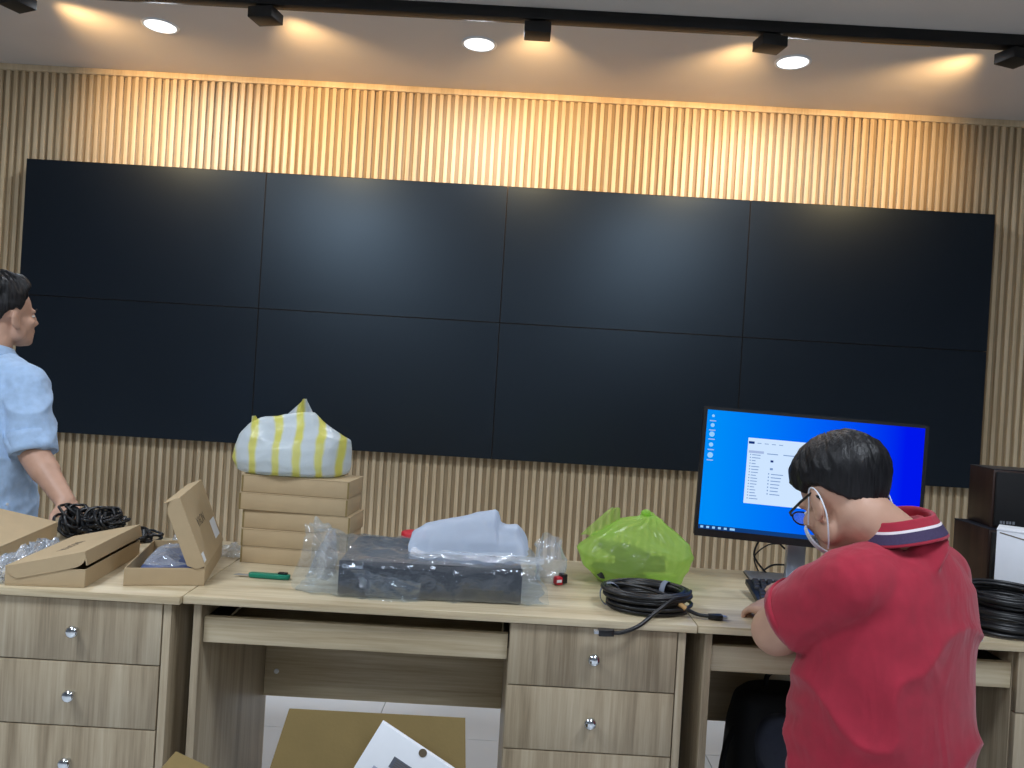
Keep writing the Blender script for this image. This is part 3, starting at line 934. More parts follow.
# black power cords by the left boxes
def tangle(label, loc, seed, size, h, loops, r=.0035):
    rnd = random.Random(seed)
    t = thing('cable_bundle', label, 'cable', loc, DA+rnd.random(), 'black power cords on the left desk')
    pts = []
    for k in range(loops):
        ax = rnd.uniform(.6, 1)*size; ay = rnd.uniform(.25, .8)*size; th = rnd.uniform(-1.6, 1.6); ox = rnd.uniform(-.45, .45)*size; oy = rnd.uniform(-.3, .3)*size
        ax *= rnd.uniform(.55, 1); tilt = rnd.uniform(.0, 1.3); zc = h*rnd.uniform(.25, .75)
        for i in range(16):
            a = 2*PI*i/16
            x, y = ax*math.cos(a), ay*math.sin(a)
            z = zc+math.sin(a)*math.sin(tilt)*h*.5+rnd.uniform(-.002, .002)
            pts.append((ox+x*math.cos(th)-y*math.sin(th), oy+x*math.sin(th)+y*math.cos(th), max(r, min(h, z))))
    MB().tube(spline(pts, 3), r, 6).build('cord', M['rubber'], t, smooth=True)
    MB().tube([(size*.05, -size*.5, h*.1), (size*.06, -size*.52, h*.5), (size*.05, -size*.3, h*.95)], .006, 8).build('cord_tie', M['black_plastic'], t)
    return t
tangle('larger bundle of black power cord next to the standing man\'s hand', D(-.450, .515, .7505), 3, .056, .090, 24, .0042)
tangle('small loop of black power cord behind the half-closed kraft box', D(-.345, .535, .7505), 9, .05, .036, 9, .0042)
tangle('black power cord loops right behind the leftmost kraft box', D(-.560, .555, .7505), 5, .055, .085, 14, .0042)

# scraps of clear film
def scrap(label, loc, sx, sy, sz, seed, m='film'):
    t = thing('film_scrap', label, 'plastic film', loc, DA, 'scraps of clear film')
    def fn(u, v):
        p = Vector(((u-.5)*sx, (v-.5)*sy, 0))
        k = (1-abs(2*u-1)**3)*(1-abs(2*v-1)**3)
        p.z = .001+sz*k*(.45+.55*ridge(p, 5/sx*.5, seed))+.3*sz*abs(nz3(p, 6/sx, seed+3))
        p.x += .08*sx*nz3(p, 7/sx, seed+1); p.y += .12*sy*nz3(p, 7/sx, seed+2)
        p.z = max(.0006, p.z)
        return p
    MB().grid(fn, 40, 26).build('film', M[m], t, smooth=True, angle=180)
    return t
scrap('crumpled clear film squeezed between the two leftmost kraft boxes', D(-.455, .165, .7505), .06, .34, .060, 1.0, 'film_milky')
scrap('small scrap of clear film behind the half-closed kraft box', D(-.175, .445, .7505), .10, .07, .060, 2.0, 'film_milky')
scrap('small scrap of clear film left of the carton stack', D(-.03, .415, .7505), .09, .07, .035, 3.0, 'film_milky')
# bag of parts inside the open box
o_ = D(-.165, .051, .7505); an = DA+math.radians(12.7)
t = thing('parts_bag', 'crumpled clear bag with dark blue parts inside the open kraft box', 'parts bag', o_+Vector((.085*math.cos(an)-.15*math.sin(an), .085*math.sin(an)+.15*math.cos(an), .0035)), an)
def pb(u, v):
    p = Vector(((u-.5)*.150, (v-.5)*.26, 0))
    k = (1-abs(2*u-1)**4)*(1-abs(2*v-1)**4)
    p.z = .002+.055*k*(.6+.4*ridge(p, 16, 4))
    return p
MB().grid(pb, 36, 50).build('film', M['film_milky'], t, smooth=True, angle=180)
M['blue_part'] = mat('slate_blue_plastic', srgb(62, 78, 118), .4, var=.25, scale=40)
MB().box((-.06, -.11, .001), (.06, .10, .034)).build('part', M['blue_part'], t, bevel=.008)

# ------------------------------------------------------------------ monitor, keyboard, speakers on the right desk
t = thing('desktop_monitor', 'black flat monitor on a silver stand showing a bright blue desktop', 'monitor', D(1.595, .445, .7505), DA+math.radians(-7))
base = MB().box((-.125, -.085, 0), (.125, .115, .008)).build('base', M['steel'], t, bevel=.003)
MB().box((-.126, -.086, 0), (.126, .116, .003)).build('base_pad', M['black_plastic'], base)
MB().box((-.027, .005, .008), (.027, .03, .33)).build('stand', M['steel'], t, bevel=.004)
MB().box((-.035, -.045, .24), (.035, .008, .36)).build('mount', M['black_plastic'], t, bevel=.004)
MW, MH = .617, .372
hd = MB().box((-MW/2, -.072, .125), (MW/2, -.045, .125+MH)).build('housing', M['black_plastic'], t, bevel=.004)
hd.rotation_euler = (math.radians(-2), math.radians(1.5), 0)
fy = -.072
bz = MB()
bz.box((-MW/2, fy-.002, .125), (MW/2, fy, .125+.021)).box((-MW/2, fy-.002, .125+MH-.009), (MW/2, fy, .125+MH))
bz.box((-MW/2, fy-.002, .146), (-MW/2+.010, fy, .125+MH-.009)).box((MW/2-.010, fy-.002, .146), (MW/2, fy, .125+MH-.009))
bz.build('bezel', M['black_plastic'], hd)
sx0, sx1, sz0, sz1 = -MW/2+.010, MW/2-.010, .146, .125+MH-.009
def desktop_mat():
    m = bpy.data.materials.new('lit_blue_desktop'); m.use_nodes = True
    nt = m.node_tree; nt.nodes.clear(); N, L = nt.nodes, nt.links
    o = N.new('ShaderNodeOutputMaterial'); e = N.new('ShaderNodeEmission'); tc = N.new('ShaderNodeTexCoord')
    sp = N.new('ShaderNodeSeparateXYZ'); L.new(tc.outputs['Generated'], sp.inputs[0])
    rp = N.new('ShaderNodeValToRGB')
    rp.color_ramp.elements[0].color = srgb(0, 140, 248); rp.color_ramp.elements[1].color = srgb(0, 22, 235)
    rp.color_ramp.elements[0].position = .05; rp.color_ramp.elements[1].position = .92
    k = rp.color_ramp.elements.new(.5); k.color = srgb(0, 98, 246)
    L.new(sp.outputs['X'], rp.inputs['Fac']); L.new(rp.outputs['Color'], e.inputs[0]); e.inputs[1].default_value = 1.0
    L.new(e.outputs[0], o.inputs[0])
    return m
M['desktop'] = desktop_mat()
M['win'] = emis('lit_white_window', srgb(205, 228, 255), 1.0)
M['win_grey'] = emis('lit_grey_text', srgb(120, 150, 200), 1.0)
M['win_dark'] = emis('lit_navy_tab', srgb(20, 50, 120), 1.0)
M['win_sel'] = emis('lit_selected_row', srgb(165, 185, 225), 1.0)
M['bar'] = emis('lit_taskbar', srgb(18, 60, 120), 1.0)
M['icon'] = emis('lit_icon', srgb(150, 205, 250), 1.0)
def lay(name, m, x0, x1, z0, z1, k, parent):
    return MB().box((sx0+x0, fy-.0006-.0002*k, sz0+z0), (sx0+x1, fy-.0004-.0002*k, sz0+z1)).build(name, m, parent)
s_ = MB().box((sx0, fy-.0006, sz0), (sx1, fy, sz1)).build('screen', M['desktop'], hd)
lay('taskbar', M['bar'], 0, sx1-sx0, 0, .012, 1, s_)
ic = MB()
for k in range(6):
    ww = .008 if k < 5 else .014
    x = .006+.0165*k
    ic.box((sx0+x, fy-.0012, sz0+.003), (sx0+x+ww, fy-.0010, sz0+.009))
ic.build('taskbar_icons', M['icon'], s_)['kind'] = 'stuff'
for k, (zz_, w_) in enumerate(((.325, .008), (.298, .011), (.272, .015), (.242, .012), (.212, .016))):
    c_ = MB()
    c_.lathe([(w_*.5, 0), (w_*.5, .0002), (0.0005, .0002)], 14, Tr(sx0+.017, fy-.0008, sz0+zz_) @ Matrix.Rotation(PI/2, 4, 'X'))
    c_.build('desktop_icon', M['icon'], s_)
    lay('icon_caption', M['win_sel'], .008, .026, zz_-.016, zz_-.013, 2, s_)
win = lay('folder_window', M['win'], .120, .480, .085, .272, 2, s_)
lay('ribbon_tab', M['win_dark'], .122, .138, .255, .262, 3, win)
lay('selected_row', M['win_sel'], .124, .166, .229, .236, 3, win)
tx = MB()
rnd = random.Random(2)
for k in range(4):
    tx.box((sx0+.146+.02*k, fy-.0016, sz0+.257), (sx0+.157+.02*k, fy-.0014, sz0+.259))
for k in range(16):
    z = .223-.0083*k
    tx.box((sx0+.128, fy-.0016, sz0+z), (sx0+.131, fy-.0014, sz0+z+.003))
    tx.box((sx0+.134, fy-.0016, sz0+z), (sx0+.134+.010+.014*rnd.random(), fy-.0014, sz0+z+.0022))
for k in range(7):
    z = .172-.0095*k
    tx.box((sx0+.182, fy-.0016, sz0+z), (sx0+.185, fy-.0014, sz0+z+.004))
    tx.box((sx0+.190, fy-.0016, sz0+z), (sx0+.212+.012*rnd.random(), fy-.0014, sz0+z+.0024))
for k in range(6):
    tx.box((sx0+.175+.045*k, fy-.0016, sz0+.229), (sx0+.205+.045*k, fy-.0014, sz0+.2315))
tx.build('text_rows', M['win_grey'], win)['kind'] = 'stuff'
for k in range(2):
    lay('drive_icon', (M['win_dark'], M['win_grey'])[k], .186, .194, .207-.022*k, .213-.022*k, 3, win)
lay('close_cross', M['win_dark'], .472, .476, .262, .266, 3, win)

t = thing('monitor_cable', 'black cables looping behind the monitor stand', 'cable', D(1.56, .575, .7505), DA)
MB().tube(spline([(-.01, -.02, .004), (-.05, -.01, .06), (-.02, -.03, .13), (.03, -.06, .09), (.05, -.09, .12), (.04, -.09, .2)]), .003, 8).build('cable', M['rubber'], t, smooth=True)
MB().tube(spline([(-.03, -.005, .004), (-.045, 0, .05), (-.01, -.01, .09), (.02, -.03, .10)]), .0022, 8).build('cable', M['rubber'], t, smooth=True)
MB().tube(spline([(-.02, -.01, .01), (.01, -.01, .03), (.05, -.02, .035)]), .003, 8).build('cable', M['rubber'], t, smooth=True)

t = thing('keyboard', 'black computer keyboard under the hands of the man in red', 'keyboard', D(1.405, .195, .7505), DA+math.radians(-4))
KW, KD = .44, .145
tl = math.radians(9)
MB().prism([(0, .002), (KD, .022), (KD, .036), (0, .016)], 0, KW, Matrix(((0, 0, 1, 0), (1, 0, 0, 0), (0, 1, 0, 0), (0, 0, 0, 1)))).build('case', M['black_plastic'], t, bevel=.002)
for x in (.03, KW-.05):
    MB().box((x, KD-.03, 0), (x+.02, KD-.01, .024)).build('foot', M['black_plastic'], t)
key_me = MB().loft([((.0, .0, 0), .0082, .0082), ((0, 0, .004), .0078, .0078), ((0, .0003, .007), .0066, .0066)], 12, 6).mesh('key', smooth=True, angle=40)
M['key'] = mat('dark_grey_keycap', srgb(46, 48, 54), .45)
key_me.materials.append(M['key'])
for r in range(6):
    for c in range(22):
        if (r == 0 and c % 5 == 4) or c in (15, 18): continue
        yy = .014+r*.0225+(.003 if r == 5 else 0)
        k = bpy.data.objects.new('key', key_me)
        k.location = (.016+c*.0194+(.004*(r % 3) if c < 15 else 0), yy, .0162+yy*.138)
        k.rotation_euler = (math.atan(.02/KD), 0, 0)
        link(k, t)

def speaker(label, x, y, z, w_, d_, h_, rz):
    t = thing('bookshelf_speaker', label, 'speaker', D(x, y, z), DA+rz, 'dark walnut speakers')
    MB().box((0, .012, 0), (w_, d_, h_)).build('cabinet', M['walnut'], t, bevel=.003)
    MB().box((.006, 0, .006), (w_-.006, .013, h_-.006)).build('grille', M['grille'], t, bevel=.004)
    MB().box((-.0005, .011, h_-.001), (w_+.0005, d_+.0005, h_+.0012)).build('top_edge', M['dark_plastic'], t, bevel=.0005, seg=1)
    g_ = MB()
    for k, ww in enumerate((.006, .004, .006, .005, .006)):
        g_.box((.02+.0085*k, -.0012, .014), (.02+.0085*k+ww, 0, .022))
    g_.build('maker_plate', M['steel'], t)['kind'] = 'stuff'
    return t
speaker('dark walnut speaker at the bottom, behind the white box', 2.122, .385, .7505, .24, .19, .2045, math.radians(-1))
speaker('dark walnut speaker standing on top of another speaker', 2.142, .415, .957, .22, .15, .168, math.radians(-6))
t = thing('white_carton', 'plain white carton standing in front of the speakers', 'box', D(2.04, .235, .7505), DA+math.radians(-36))
MB().box((0, 0, 0), (.22, .10, .231)).build('body', M['paper'], t, bevel=.0015)
MB().prism([(.006, .222), (.085, .206), (.086, .209), (.008, .2245)], -.0006, .0006, Matrix(((1, 0, 0, 0), (0, 0, 1, 0), (0, 1, 0, 0), (0, 0, 0, 1)))).build('slot', M['ink_brown'], t)
MB().box((-.001, -.001, .228), (.221, .101, .2325)).build('lid', M['paper'], t, bevel=.001)

# ------------------------------------------------------------------ on the floor
t = thing('open_carton', 'big open brown carton on the floor in front of the middle desk', 'box', (-.345, -2.66, .0), math.radians(1.5))
cw, cd, chh = .415, .36, .43
cb = (MB().box((0, 0, 0), (cw, cd, .006)).box((0, 0, .006), (cw, .006, chh)).box((0, cd-.006, .006), (cw, cd, chh))
      .box((0, .006, .006), (.006, cd-.006, chh)).box((cw-.006, .006, .006), (cw, cd-.006, chh)))
cb.build('body', M['card_in'], t)
fl = MB().prism([(.0, 0), (cw, 0), (cw-.012, .158), (.035, .158)], -.002, .002).build('flap', M['card_in'], t, loc=(0, cd-.002, chh), rot=(math.radians(76), 0, 0))
fl = MB().prism([(0, .0), (0, cd-.03), (-.19, cd-.045), (-.19, .03)][::-1], -.002, .002).build('flap', M['card_in'], t, loc=(0, .02, chh), rot=(0, math.radians(25), 0))
fl = MB().prism([(0, .02), (0, cd-.02), (.17, cd-.03), (.17, .03)], -.002, .002).build('flap', M['card_in'], t, loc=(cw, 0, chh), rot=(0, math.radians(62), 0))
fl = MB().prism([(.01, 0), (cw-.01, 0), (cw-.02, -.15), (.03, -.15)][::-1], -.002, .002).build('flap', M['card_in'], t, loc=(0, 0, chh), rot=(math.radians(68), 0, 0))

t = thing('product_box_sleeve', 'white printed cardboard sleeve sticking up out of the open carton', 'box sleeve', (-.108, -2.375, .618), 0,
          rot=(math.radians(82), math.radians(0), 0))
# local plane: x right, y up in the picture, z towards the room; tilted 28 degrees in its plane
Ri = Rz(math.radians(-28.5))
MB().box((0, -.30, -.014), (.30, 0, .0), Ri).build('sleeve', M['paper'], t, bevel=.001)
MB().lathe([(.008, 0), (.008, .0008), (.0005, .0008)], 18, Ri @ Tr(.098, -.006, .0)).build('thumb_notch', M['ink_brown'], t)
MB().box((.055, -.062, 0), (.20, -.040, .0006), Ri).build('printed_bar', M['ink'], t)
MB().box((.030, -.20, 0), (.10, -.075, .0005), Ri).build('printed_panel', M['ink_pale'], t)
bars = MB()
for k in range(4):
    bars.box((.062, -.0445-.0042*k, .0006), (.135-.012*(k % 2), -.0435-.0042*k, .0009), Ri)
bars.build('printed_lines', M['ink_brown'], t)['kind'] = 'stuff'

bp_ = thing('backpack', 'black backpack standing on the floor under the right desk', 'backpack', (.90, -1.70, .0), .1)
mb = MB().loft([((0, 0, .004), .13, .085), ((0, 0, .02), .145, .1), ((0, -.005, .2), .15, .115), ((0, 0, .38), .14, .1), ((0, .01, .455), .12, .08), ((0, .012, .485), .085, .05)], 28, 3.0)
mb.loft([((0, -.10, .05), .10, .03), ((0, -.115, .07), .11, .035), ((0, -.115, .22), .11, .035), ((0, -.10, .25), .09, .03)], 24, 3.5)
blob('bag', mb, M['blackcloth'], bp_, .009, 4)
MB().tube(spline([(-.04, .01, .475), (-.035, .01, .515), (0, .01, .53), (.035, .01, .515), (.04, .01, .475)]), .007, 8).build('grab_handle', M['blackcloth'], bp_, smooth=True)
MB().tube(spline([(-.10, .0, .42), (-.16, -.03, .33), (-.175, -.04, .22), (-.16, -.03, .12), (-.12, -.02, .05)]), .008, 8).build('strap', M['blackcloth'], bp_, smooth=True)
MB().tube(spline([(-.10, -.118, .20), (-.05, -.150, .215), (.05, -.150, .215), (.10, -.118, .20)]), .003, 6).build('zip', M['dark_plastic'], bp_, smooth=True)

# ------------------------------------------------------------------ people
def head_volumes(mb, T):
    """adds skull, jaw, nose, brows, lips, ears; T places the head (x right, y face forward, z up, origin mid-head)"""
    def E(c, r, R=None):
        e = MB().ell((0, 0, 0), r, R, 24, 16)
        mb.add([Vector(p)+Vector(c) for p in e.v], e.f, T)
    E((0, -.010, .030), (.075, .094, .085))
    E((0, .022, -.030), (.062, .068, .078))
    E((0, .045, -.078), (.044, .042, .036))
    E((0, .066, -.096), (.022, .020, .018))
    for s in (-1, 1):
        E((s*.030, .076, .012), (.022, .012, .008))
        E((s*.038, .058, -.028), (.024, .022, .020))
        E((s*.050, .012, -.062), (.018, .030, .030))
        R = Matrix.Rotation(s*.35, 3, 'Z') @ Matrix.Rotation(-.2, 3, 'X')
        E((s*.079, -.008, -.016), (.009, .019, .032), R)
        E((s*.084, -.015, -.004), (.008, .012, .020), R)
        E((s*.077, .0, -.040), (.008, .011, .012), R)
        E((s*.010, .094, -.036), (.009, .009, .008))
    E((0, .092, -.012), (.009, .014, .026), Matrix.Rotation(.35, 3, 'X'))
    E((0, .100, -.032), (.011, .013, .010))
    E((0, .086, -.058), (.022, .009, .006))
    E((0, .084, -.068), (.019, .009, .006))

def eyes(T, parent):
    for s in (-1, 1):
        e = MB().ell((s*.031, .073, -.006), (.012, .010, .006), None, 16, 10)
        o = MB().add(e.v, e.f, T).build('eye', M['eye'], parent, smooth=True)
        e = MB().ell((s*.031, .0815, -.006), (.0045, .003, .0045), None, 12, 8)
        MB().add(e.v, e.f, T).build('iris', M['iris'], o, smooth=True)
        e = MB()
        e.tube([(s*.014, .090, .014), (s*.03, .092, .019), (s*.048, .080, .014)], [.003, .0035, .002], 6)
        MB().add(e.v, e.f, T).build('eyebrow', M['hair'], parent, smooth=True)

def hair(T, parent, line, thick, seed, name='hair', tuft=.006):
    """cap of hair; line(azimuth 0 front..pi back) gives the lowest elevation, thick(elev, az) its depth"""
    c = Vector((0, -.010, .030)); rad = (.0755, .0945, .0855)
    def fn(u, v):
        az = 2*PI*u                      # 0 = front
        el = -PI/2*.80+(PI/2*1.80)*v
        d = Vector((math.sin(az)*math.cos(el), math.cos(az)*math.cos(el), math.sin(el)))
        a = abs((az+PI) % (2*PI)-PI)
        L_ = line(a)+.07*nz3((math.sin(az)*4, math.cos(az)*4, 0), 2, seed)
        k = sstep(L_-.05, L_+.16, el)
        th = thick(el, a)
        st = ridge((math.sin(az)*6, math.cos(az)*6, el*1.1), 1.7, seed)*tuft+nz3((math.sin(az)*22, math.cos(az)*22, el*2.4), 1.0, seed)*tuft*.7
        off = k*(th+st*min(1, th/.012))-(1-k)*.012
        p = Vector((d.x*rad[0], d.y*rad[1], d.z*rad[2]))
        # the nape narrows towards the neck
        nr = Vector((d.x/rad[0], d.y/rad[1], d.z/rad[2])).normalized()
        return c+p+nr*off
    mb = MB().grid(fn, 120, 60, True)
    return MB().add(mb.v, mb.f, T).build(name, M['hair'], parent, smooth=True, angle=180)

def hand(mb, W, d, nrm, thumb, curl=.5, size=1.0, spread=.02):
    """palm and five bent fingers; W wrist, d pointing to the fingers, nrm out of the back of the hand, thumb = side vector"""
    W = Vector(W); d = Vector(d).normalized(); nrm = Vector(nrm); nrm = (nrm-d*nrm.dot(d)).normalized()
    s = d.cross(nrm)
    if s.dot(Vector(thumb)) < 0: s = -s
    z = size
    for k in range(4):
        f = (k-1.5)
        mb.cap(W+s*f*.012*z, W+d*.085*z+s*f*.0205*z-nrm*.002*abs(f), .016*z, .0115*z, 10)
    ln = (.040, .046, .043, .034)      # index..little
    for k in range(4):
        f = 1.5-k
        p = W+d*.086*z+s*f*.0205*z
        dd = (d+s*f*spread).normalized()
        a = 0
        for q, (L_, r_) in enumerate(((ln[k], .0088), (ln[k]*.68, .0080), (ln[k]*.55, .0072))):
            a += curl*(.5, .9, .6)[q]
            v = dd*math.cos(a)-nrm*math.sin(a)
            p2 = p+v*L_*z
            mb.cap(p, p2, r_*z, (r_-.0008)*z, 10)
            p = p2
    p = W+d*.022*z+s*.022*z
    v = (d*.62+s*.75-nrm*.25).normalized()
    p2 = p+v*.042*z; mb.cap(p, p2, .014*z, .0105*z, 10)
    v = (d*.92+s*.28-nrm*.3).normalized()
    p3 = p2+v*.032*z; mb.cap(p2, p3, .0105*z, .009*z, 10)
    mb.cap(p3, p3+v*.024*z, .009*z, .0075*z, 10)

def basis(loc, yaw=0, pitch=0, roll=0, s=1.0):
    return Tr(*loc) @ Rz(yaw) @ Matrix.Rotation(pitch, 4, 'X') @ Matrix.Rotation(roll, 4, 'Y') @ Matrix.Scale(s, 4)

# ---- the seated man in the red polo shirt
man = thing('person', 'seated man in red polo shirt, glasses and white mask bent over the keyboard', 'person', (.900, -2.29, 0), math.radians(34))
TH = basis((-.056, .082, 1.092), math.radians(-14), math.radians(-30), math.radians(0), 1.02)
body = MB()
head_volumes(body, TH)
neckb = Vector((-.004, -.012, 1.005)); neckt = TH @ Vector((0, -.030, -.045))
body.cap(neckb, neckt, .064, .058, 20)
body.cap(Vector((0, -.03, 1.0)), TH @ Vector((0, -.045, -.055)), .050, .040, 18)
body.loft([((0, .0, .46), .15, .11), ((0, .0, .60), .155, .12), ((0, .0, .78), .155, .11), ((0, -.01, .88), .155, .10), ((0, -.015, .95), .14, .085), ((0, -.015, 1.0), .09, .065)], 24)
SL, EL, WL = Vector((-.150, -.01, .945)), Vector((-.120, .178, .794)), Vector((.045, .268, .797))
SR, ER, WR = Vector((.166, -.0, .935)), Vector((.235, .17, .81)), Vector((.265, .34, .812))
for S_, E_, W_ in ((SL, EL, WL), (SR, ER, WR)):
    body.cap(S_, E_, .058, .054, 18)
    body.cap(E_, W_, .054, .032, 18)
    body.cap(E_, E_.lerp(W_, .45), .054, .049, 18)
hand(body, WL, Vector((-.005, .09, -.010)), (-.25, 0, 1), (1, .1, -.2), .85, .95)
hand(body, WR, Vector((-.03, .09, -.012)), (0, -.2, 1), (-.9, -.3, 0), .45)
# hips, legs
HL, KL, AL = Vector((-.085, .0, .47)), Vector((.13, .33, .44)), Vector((.13, .26, .09))
HR, KR, AR = Vector((.085, -.0, .47)), Vector((.34, .24, .44)), Vector((.36, .18, .09))
for H_, K_, A_ in ((HL, KL, AL), (HR, KR, AR)):
    body.cap(H_, K_, .080, .055, 16); body.cap(K_, A_, .052, .036, 16)
    body.cap(A_+Vector((0, -.02, -.045)), A_+Vector((-.06, .14, -.055)), .034, .026, 14)
blob('body', body, M['skin'], man, .0055, 5)
def fold_red(p, n_):
    side = ridge((p.x*.6+p.z*.75, p.y*.7, p.z*.35-p.x*.3), 7.0, 3.3)
    f = .013*max(0, side)**3*sstep(.98, .78, p.z)
    f += .003*ridge((p.x, p.y, p.z*2.2), 11, 1.1)*sstep(.62, .72, -p.z+1.35)*.5
    # creases round the bent sleeve
    return f+.0035*math.sin(p.z*95+p.x*40)*math.exp(-((p.x+.13)**2+(p.y-.09)**2)/.004)
sh = MB()
NA = (neckt-neckb).normalized()
NR = NA.to_track_quat('Z', 'Y').to_matrix()
sh.loft([((-.004, .0, .47), .185, .150), ((-.004, .0, .53), .190, .155), ((-.004, .0, .64), .188, .152), ((-.002, .0, .78), .184, .142), ((.008, -.006, .87), .186, .132), ((.010, -.012, .93), .178, .114),
         ((0, -.015, .975), .140, .095), ((0, -.012, 1.005), .098, .082)], 36, 2.3)
sh.loft([(neckb-NA*.04, .10, .085, NR), (neckb-NA*.005, .086, .080, NR), (neckb+NA*.012+Vector((0, -.006, .008)), .074, .072, NR)], 28, 2.0)
for S_, E_ in ((SL, EL), (SR, ER)):
    d_ = (E_-S_)
    R_ = d_.normalized().to_track_quat('Z', 'Y').to_matrix()
    sh.loft([(S_-d_*.12, .055, .055, R_), (S_, .070, .074, R_), (S_+d_*.35, .076, .078, R_), (S_+d_*.55, .077, .077, R_), (S_+d_*.68, .079, .079, R_)], 24, 2.0)
    sh.cap(S_, S_.lerp(Vector((0, -.01, .95)), .55), .070, .080, 18)
so = blob('polo_shirt', sh, M['polo'], man, .0065, 5, disp=fold_red)
# sleeve hems
for S_, E_ in ((SL, EL), (SR, ER)):
    d_ = (E_-S_); R_ = d_.normalized().to_track_quat('Z', 'Y').to_matrix()
    h_ = MB()
    def hem(u, v, S_=S_, d_=d_, R_=R_):
        a = 2*PI*u
        return S_+d_*(.62+.08*v)+R_ @ Vector((math.cos(a)*.079, math.sin(a)*.079, 0))
    o = h_.grid(hem, 36, 2, True).build('sleeve_hem', M['polo'], so, smooth=True)
    md = o.modifiers.new('thick', 'SOLIDIFY'); md.thickness = .004; md.offset = 0
# collar: fold-down ring with white and navy stripes
CC = neckb+Vector((-.010, .0, .044)); CR = (NA*.32+Vector((0, 0, 1))).normalized().to_track_quat('Z', 'Y').to_matrix()
def collar(v0, v1, lift=0.0):
    def fn(u, v):
        a = 2*PI*u+PI/2
        t_ = v0+(v1-v0)*v
        # profile from inner stand over the fold to the outer edge
        if t_ < .35:
            k = t_/.35; r = .062+.002*k; z = -.014+.034*k
        elif t_ < .5:
            k = (t_-.35)/.15; r = .064+.007*math.sin(k*PI/2); z = .020+.004*math.sin(k*PI)
        else:
            k = (t_-.5)/.5; r = .071+.018*k; z = .020-.040*k
        r += lift
        sq = 1.06
        wav = .002*math.sin(3*a+1)
        return CC+CR @ Vector((math.cos(a)*r*sq, math.sin(a)*r, z+wav))
    return fn
co = MB().grid(collar(0, 1), 72, 24, True).build('collar', M['polo'], man, smooth=True, angle=180)
md = co.modifiers.new('thick', 'SOLIDIFY'); md.thickness = .0022; md.offset = 0
o = MB().grid(collar(.64, .70, .0016), 72, 3, True).build('white_stripe', M['polo_white'], co, smooth=True, angle=180)
o = MB().grid(collar(.70, .93, .0016), 72, 5, True).build('navy_stripe', M['polo_navy'], co, smooth=True, angle=180)
# trousers
tr = MB()
tr.loft([((0, .0, .405), .155, .13), ((0, .0, .45), .172, .145), ((0, .0, .53), .170, .138)], 28)
for H_, K_, A_ in ((HL, KL, AL), (HR, KR, AR)):
    tr.cap(H_, K_, .085, .066, 18); tr.cap(K_, A_+Vector((0, 0, -.02)), .064, .054, 18)
blob('trousers', tr, M['navy'], man, .009, 5, disp=lambda p, n_: .004*ridge(p, 9, 2))
for A_ in (AL, AR):
    s_ = MB()
    s_.loft([(A_+Vector((-.025, .05, -.089)), .045, .12), (A_+Vector((-.025, .05, -.065)), .046, .122), (A_+Vector((-.02, .03, -.035)), .040, .09), (A_+Vector((0, -.01, .0)), .038, .045)], 20)
    blob('shoe', s_, M['shoe'], man, .007, 3)
def line_r(a):     # hairline elevation by azimuth from the face
    pts = [(0, .45), (.6, .36), (.95, .05), (1.2, -.18), (1.5, -.12), (1.8, -.28), (2.05, -.62), (2.5, -.88), (PI, -.94)]
    for p, q in zip(pts, pts[1:]):
        if a <= q[0]: return p[1]+(q[1]-p[1])*(a-p[0])/(q[0]-p[0])
    return pts[-1][1]
hair(TH, man, line_r, lambda el, a: .004+.015*sstep(-.5, .6, el)+.004*sstep(1.0, 0, a), 2.0, tuft=.0045)
# glasses
gl = MB()
for s in (-1, 1):
    ring = [TH @ Vector((s*.034+.024*math.cos(a), .099-.004*abs(math.cos(a)), -.008+.0145*math.sin(a))) for a in [2*PI*k/20 for k in range(20)]]
    gl.tube(ring, .0018, 6, True)
    gl.tube([TH @ Vector(p) for p in ((s*.058, .097, -.002), (s*.070, .085, .0), (s*.082, .03, .004), (s*.0875, -.012, .006), (s*.086, -.030, -.012))], .0030, 6)
gl.tube([TH @ Vector(p) for p in ((-.010, .100, -.004), (0, .103, .0), (.010, .100, -.004))], .0018, 6)
g_ = gl.build('glasses', M['black_plastic'], man, smooth=True)
for s in (-1, 1):
    l_ = MB().lathe([(.0005, 0), (.022, 0), (.022, .0012), (.0005, .0012)], 20, TH @ Tr(s*.034, .099, -.008) @ Matrix.Rotation(PI/2, 4, 'X') @ Matrix.Diagonal((1, .63, 1, 1)))
    l_.build('lens', M['lens'], g_)
# mask with ear loops
def maskf(u, v):
    az = (u-.5)*2*1.12
    el = .05-1.25*v
    c = Vector((0, .018, -.042)); r = Vector((.072, .084, .072))
    d_ = Vector((math.sin(az)*math.cos(el), math.cos(az)*math.cos(el), math.sin(el)))
    p = c+Vector((d_.x*r.x, d_.y*r.y, d_.z*r.z))
    p.y += .016*math.exp(-(az/.25)**2)*sstep(.9, .1, v)
    return TH @ p
mk = MB().grid(maskf, 26, 18).build('face_mask', M['mask'], man, smooth=True, angle=180)
md = mk.modifiers.new('thick', 'SOLIDIFY'); md.thickness = .002
for s in (-1, 1):
    lp = spline([TH @ Vector(p) for p in ((s*.068, .045, -.040), (s*.082, .012, -.012), (s*.0875, -.010, .016), (s*.089, -.030, .0), (s*.084, -.030, -.045), (s*.070, .0, -.085), (s*.060, .020, -.098))], 6)
    MB().tube(lp, .0015, 6).build('ear_loop', M['mask'], mk, smooth=True)
eyes(TH, man)

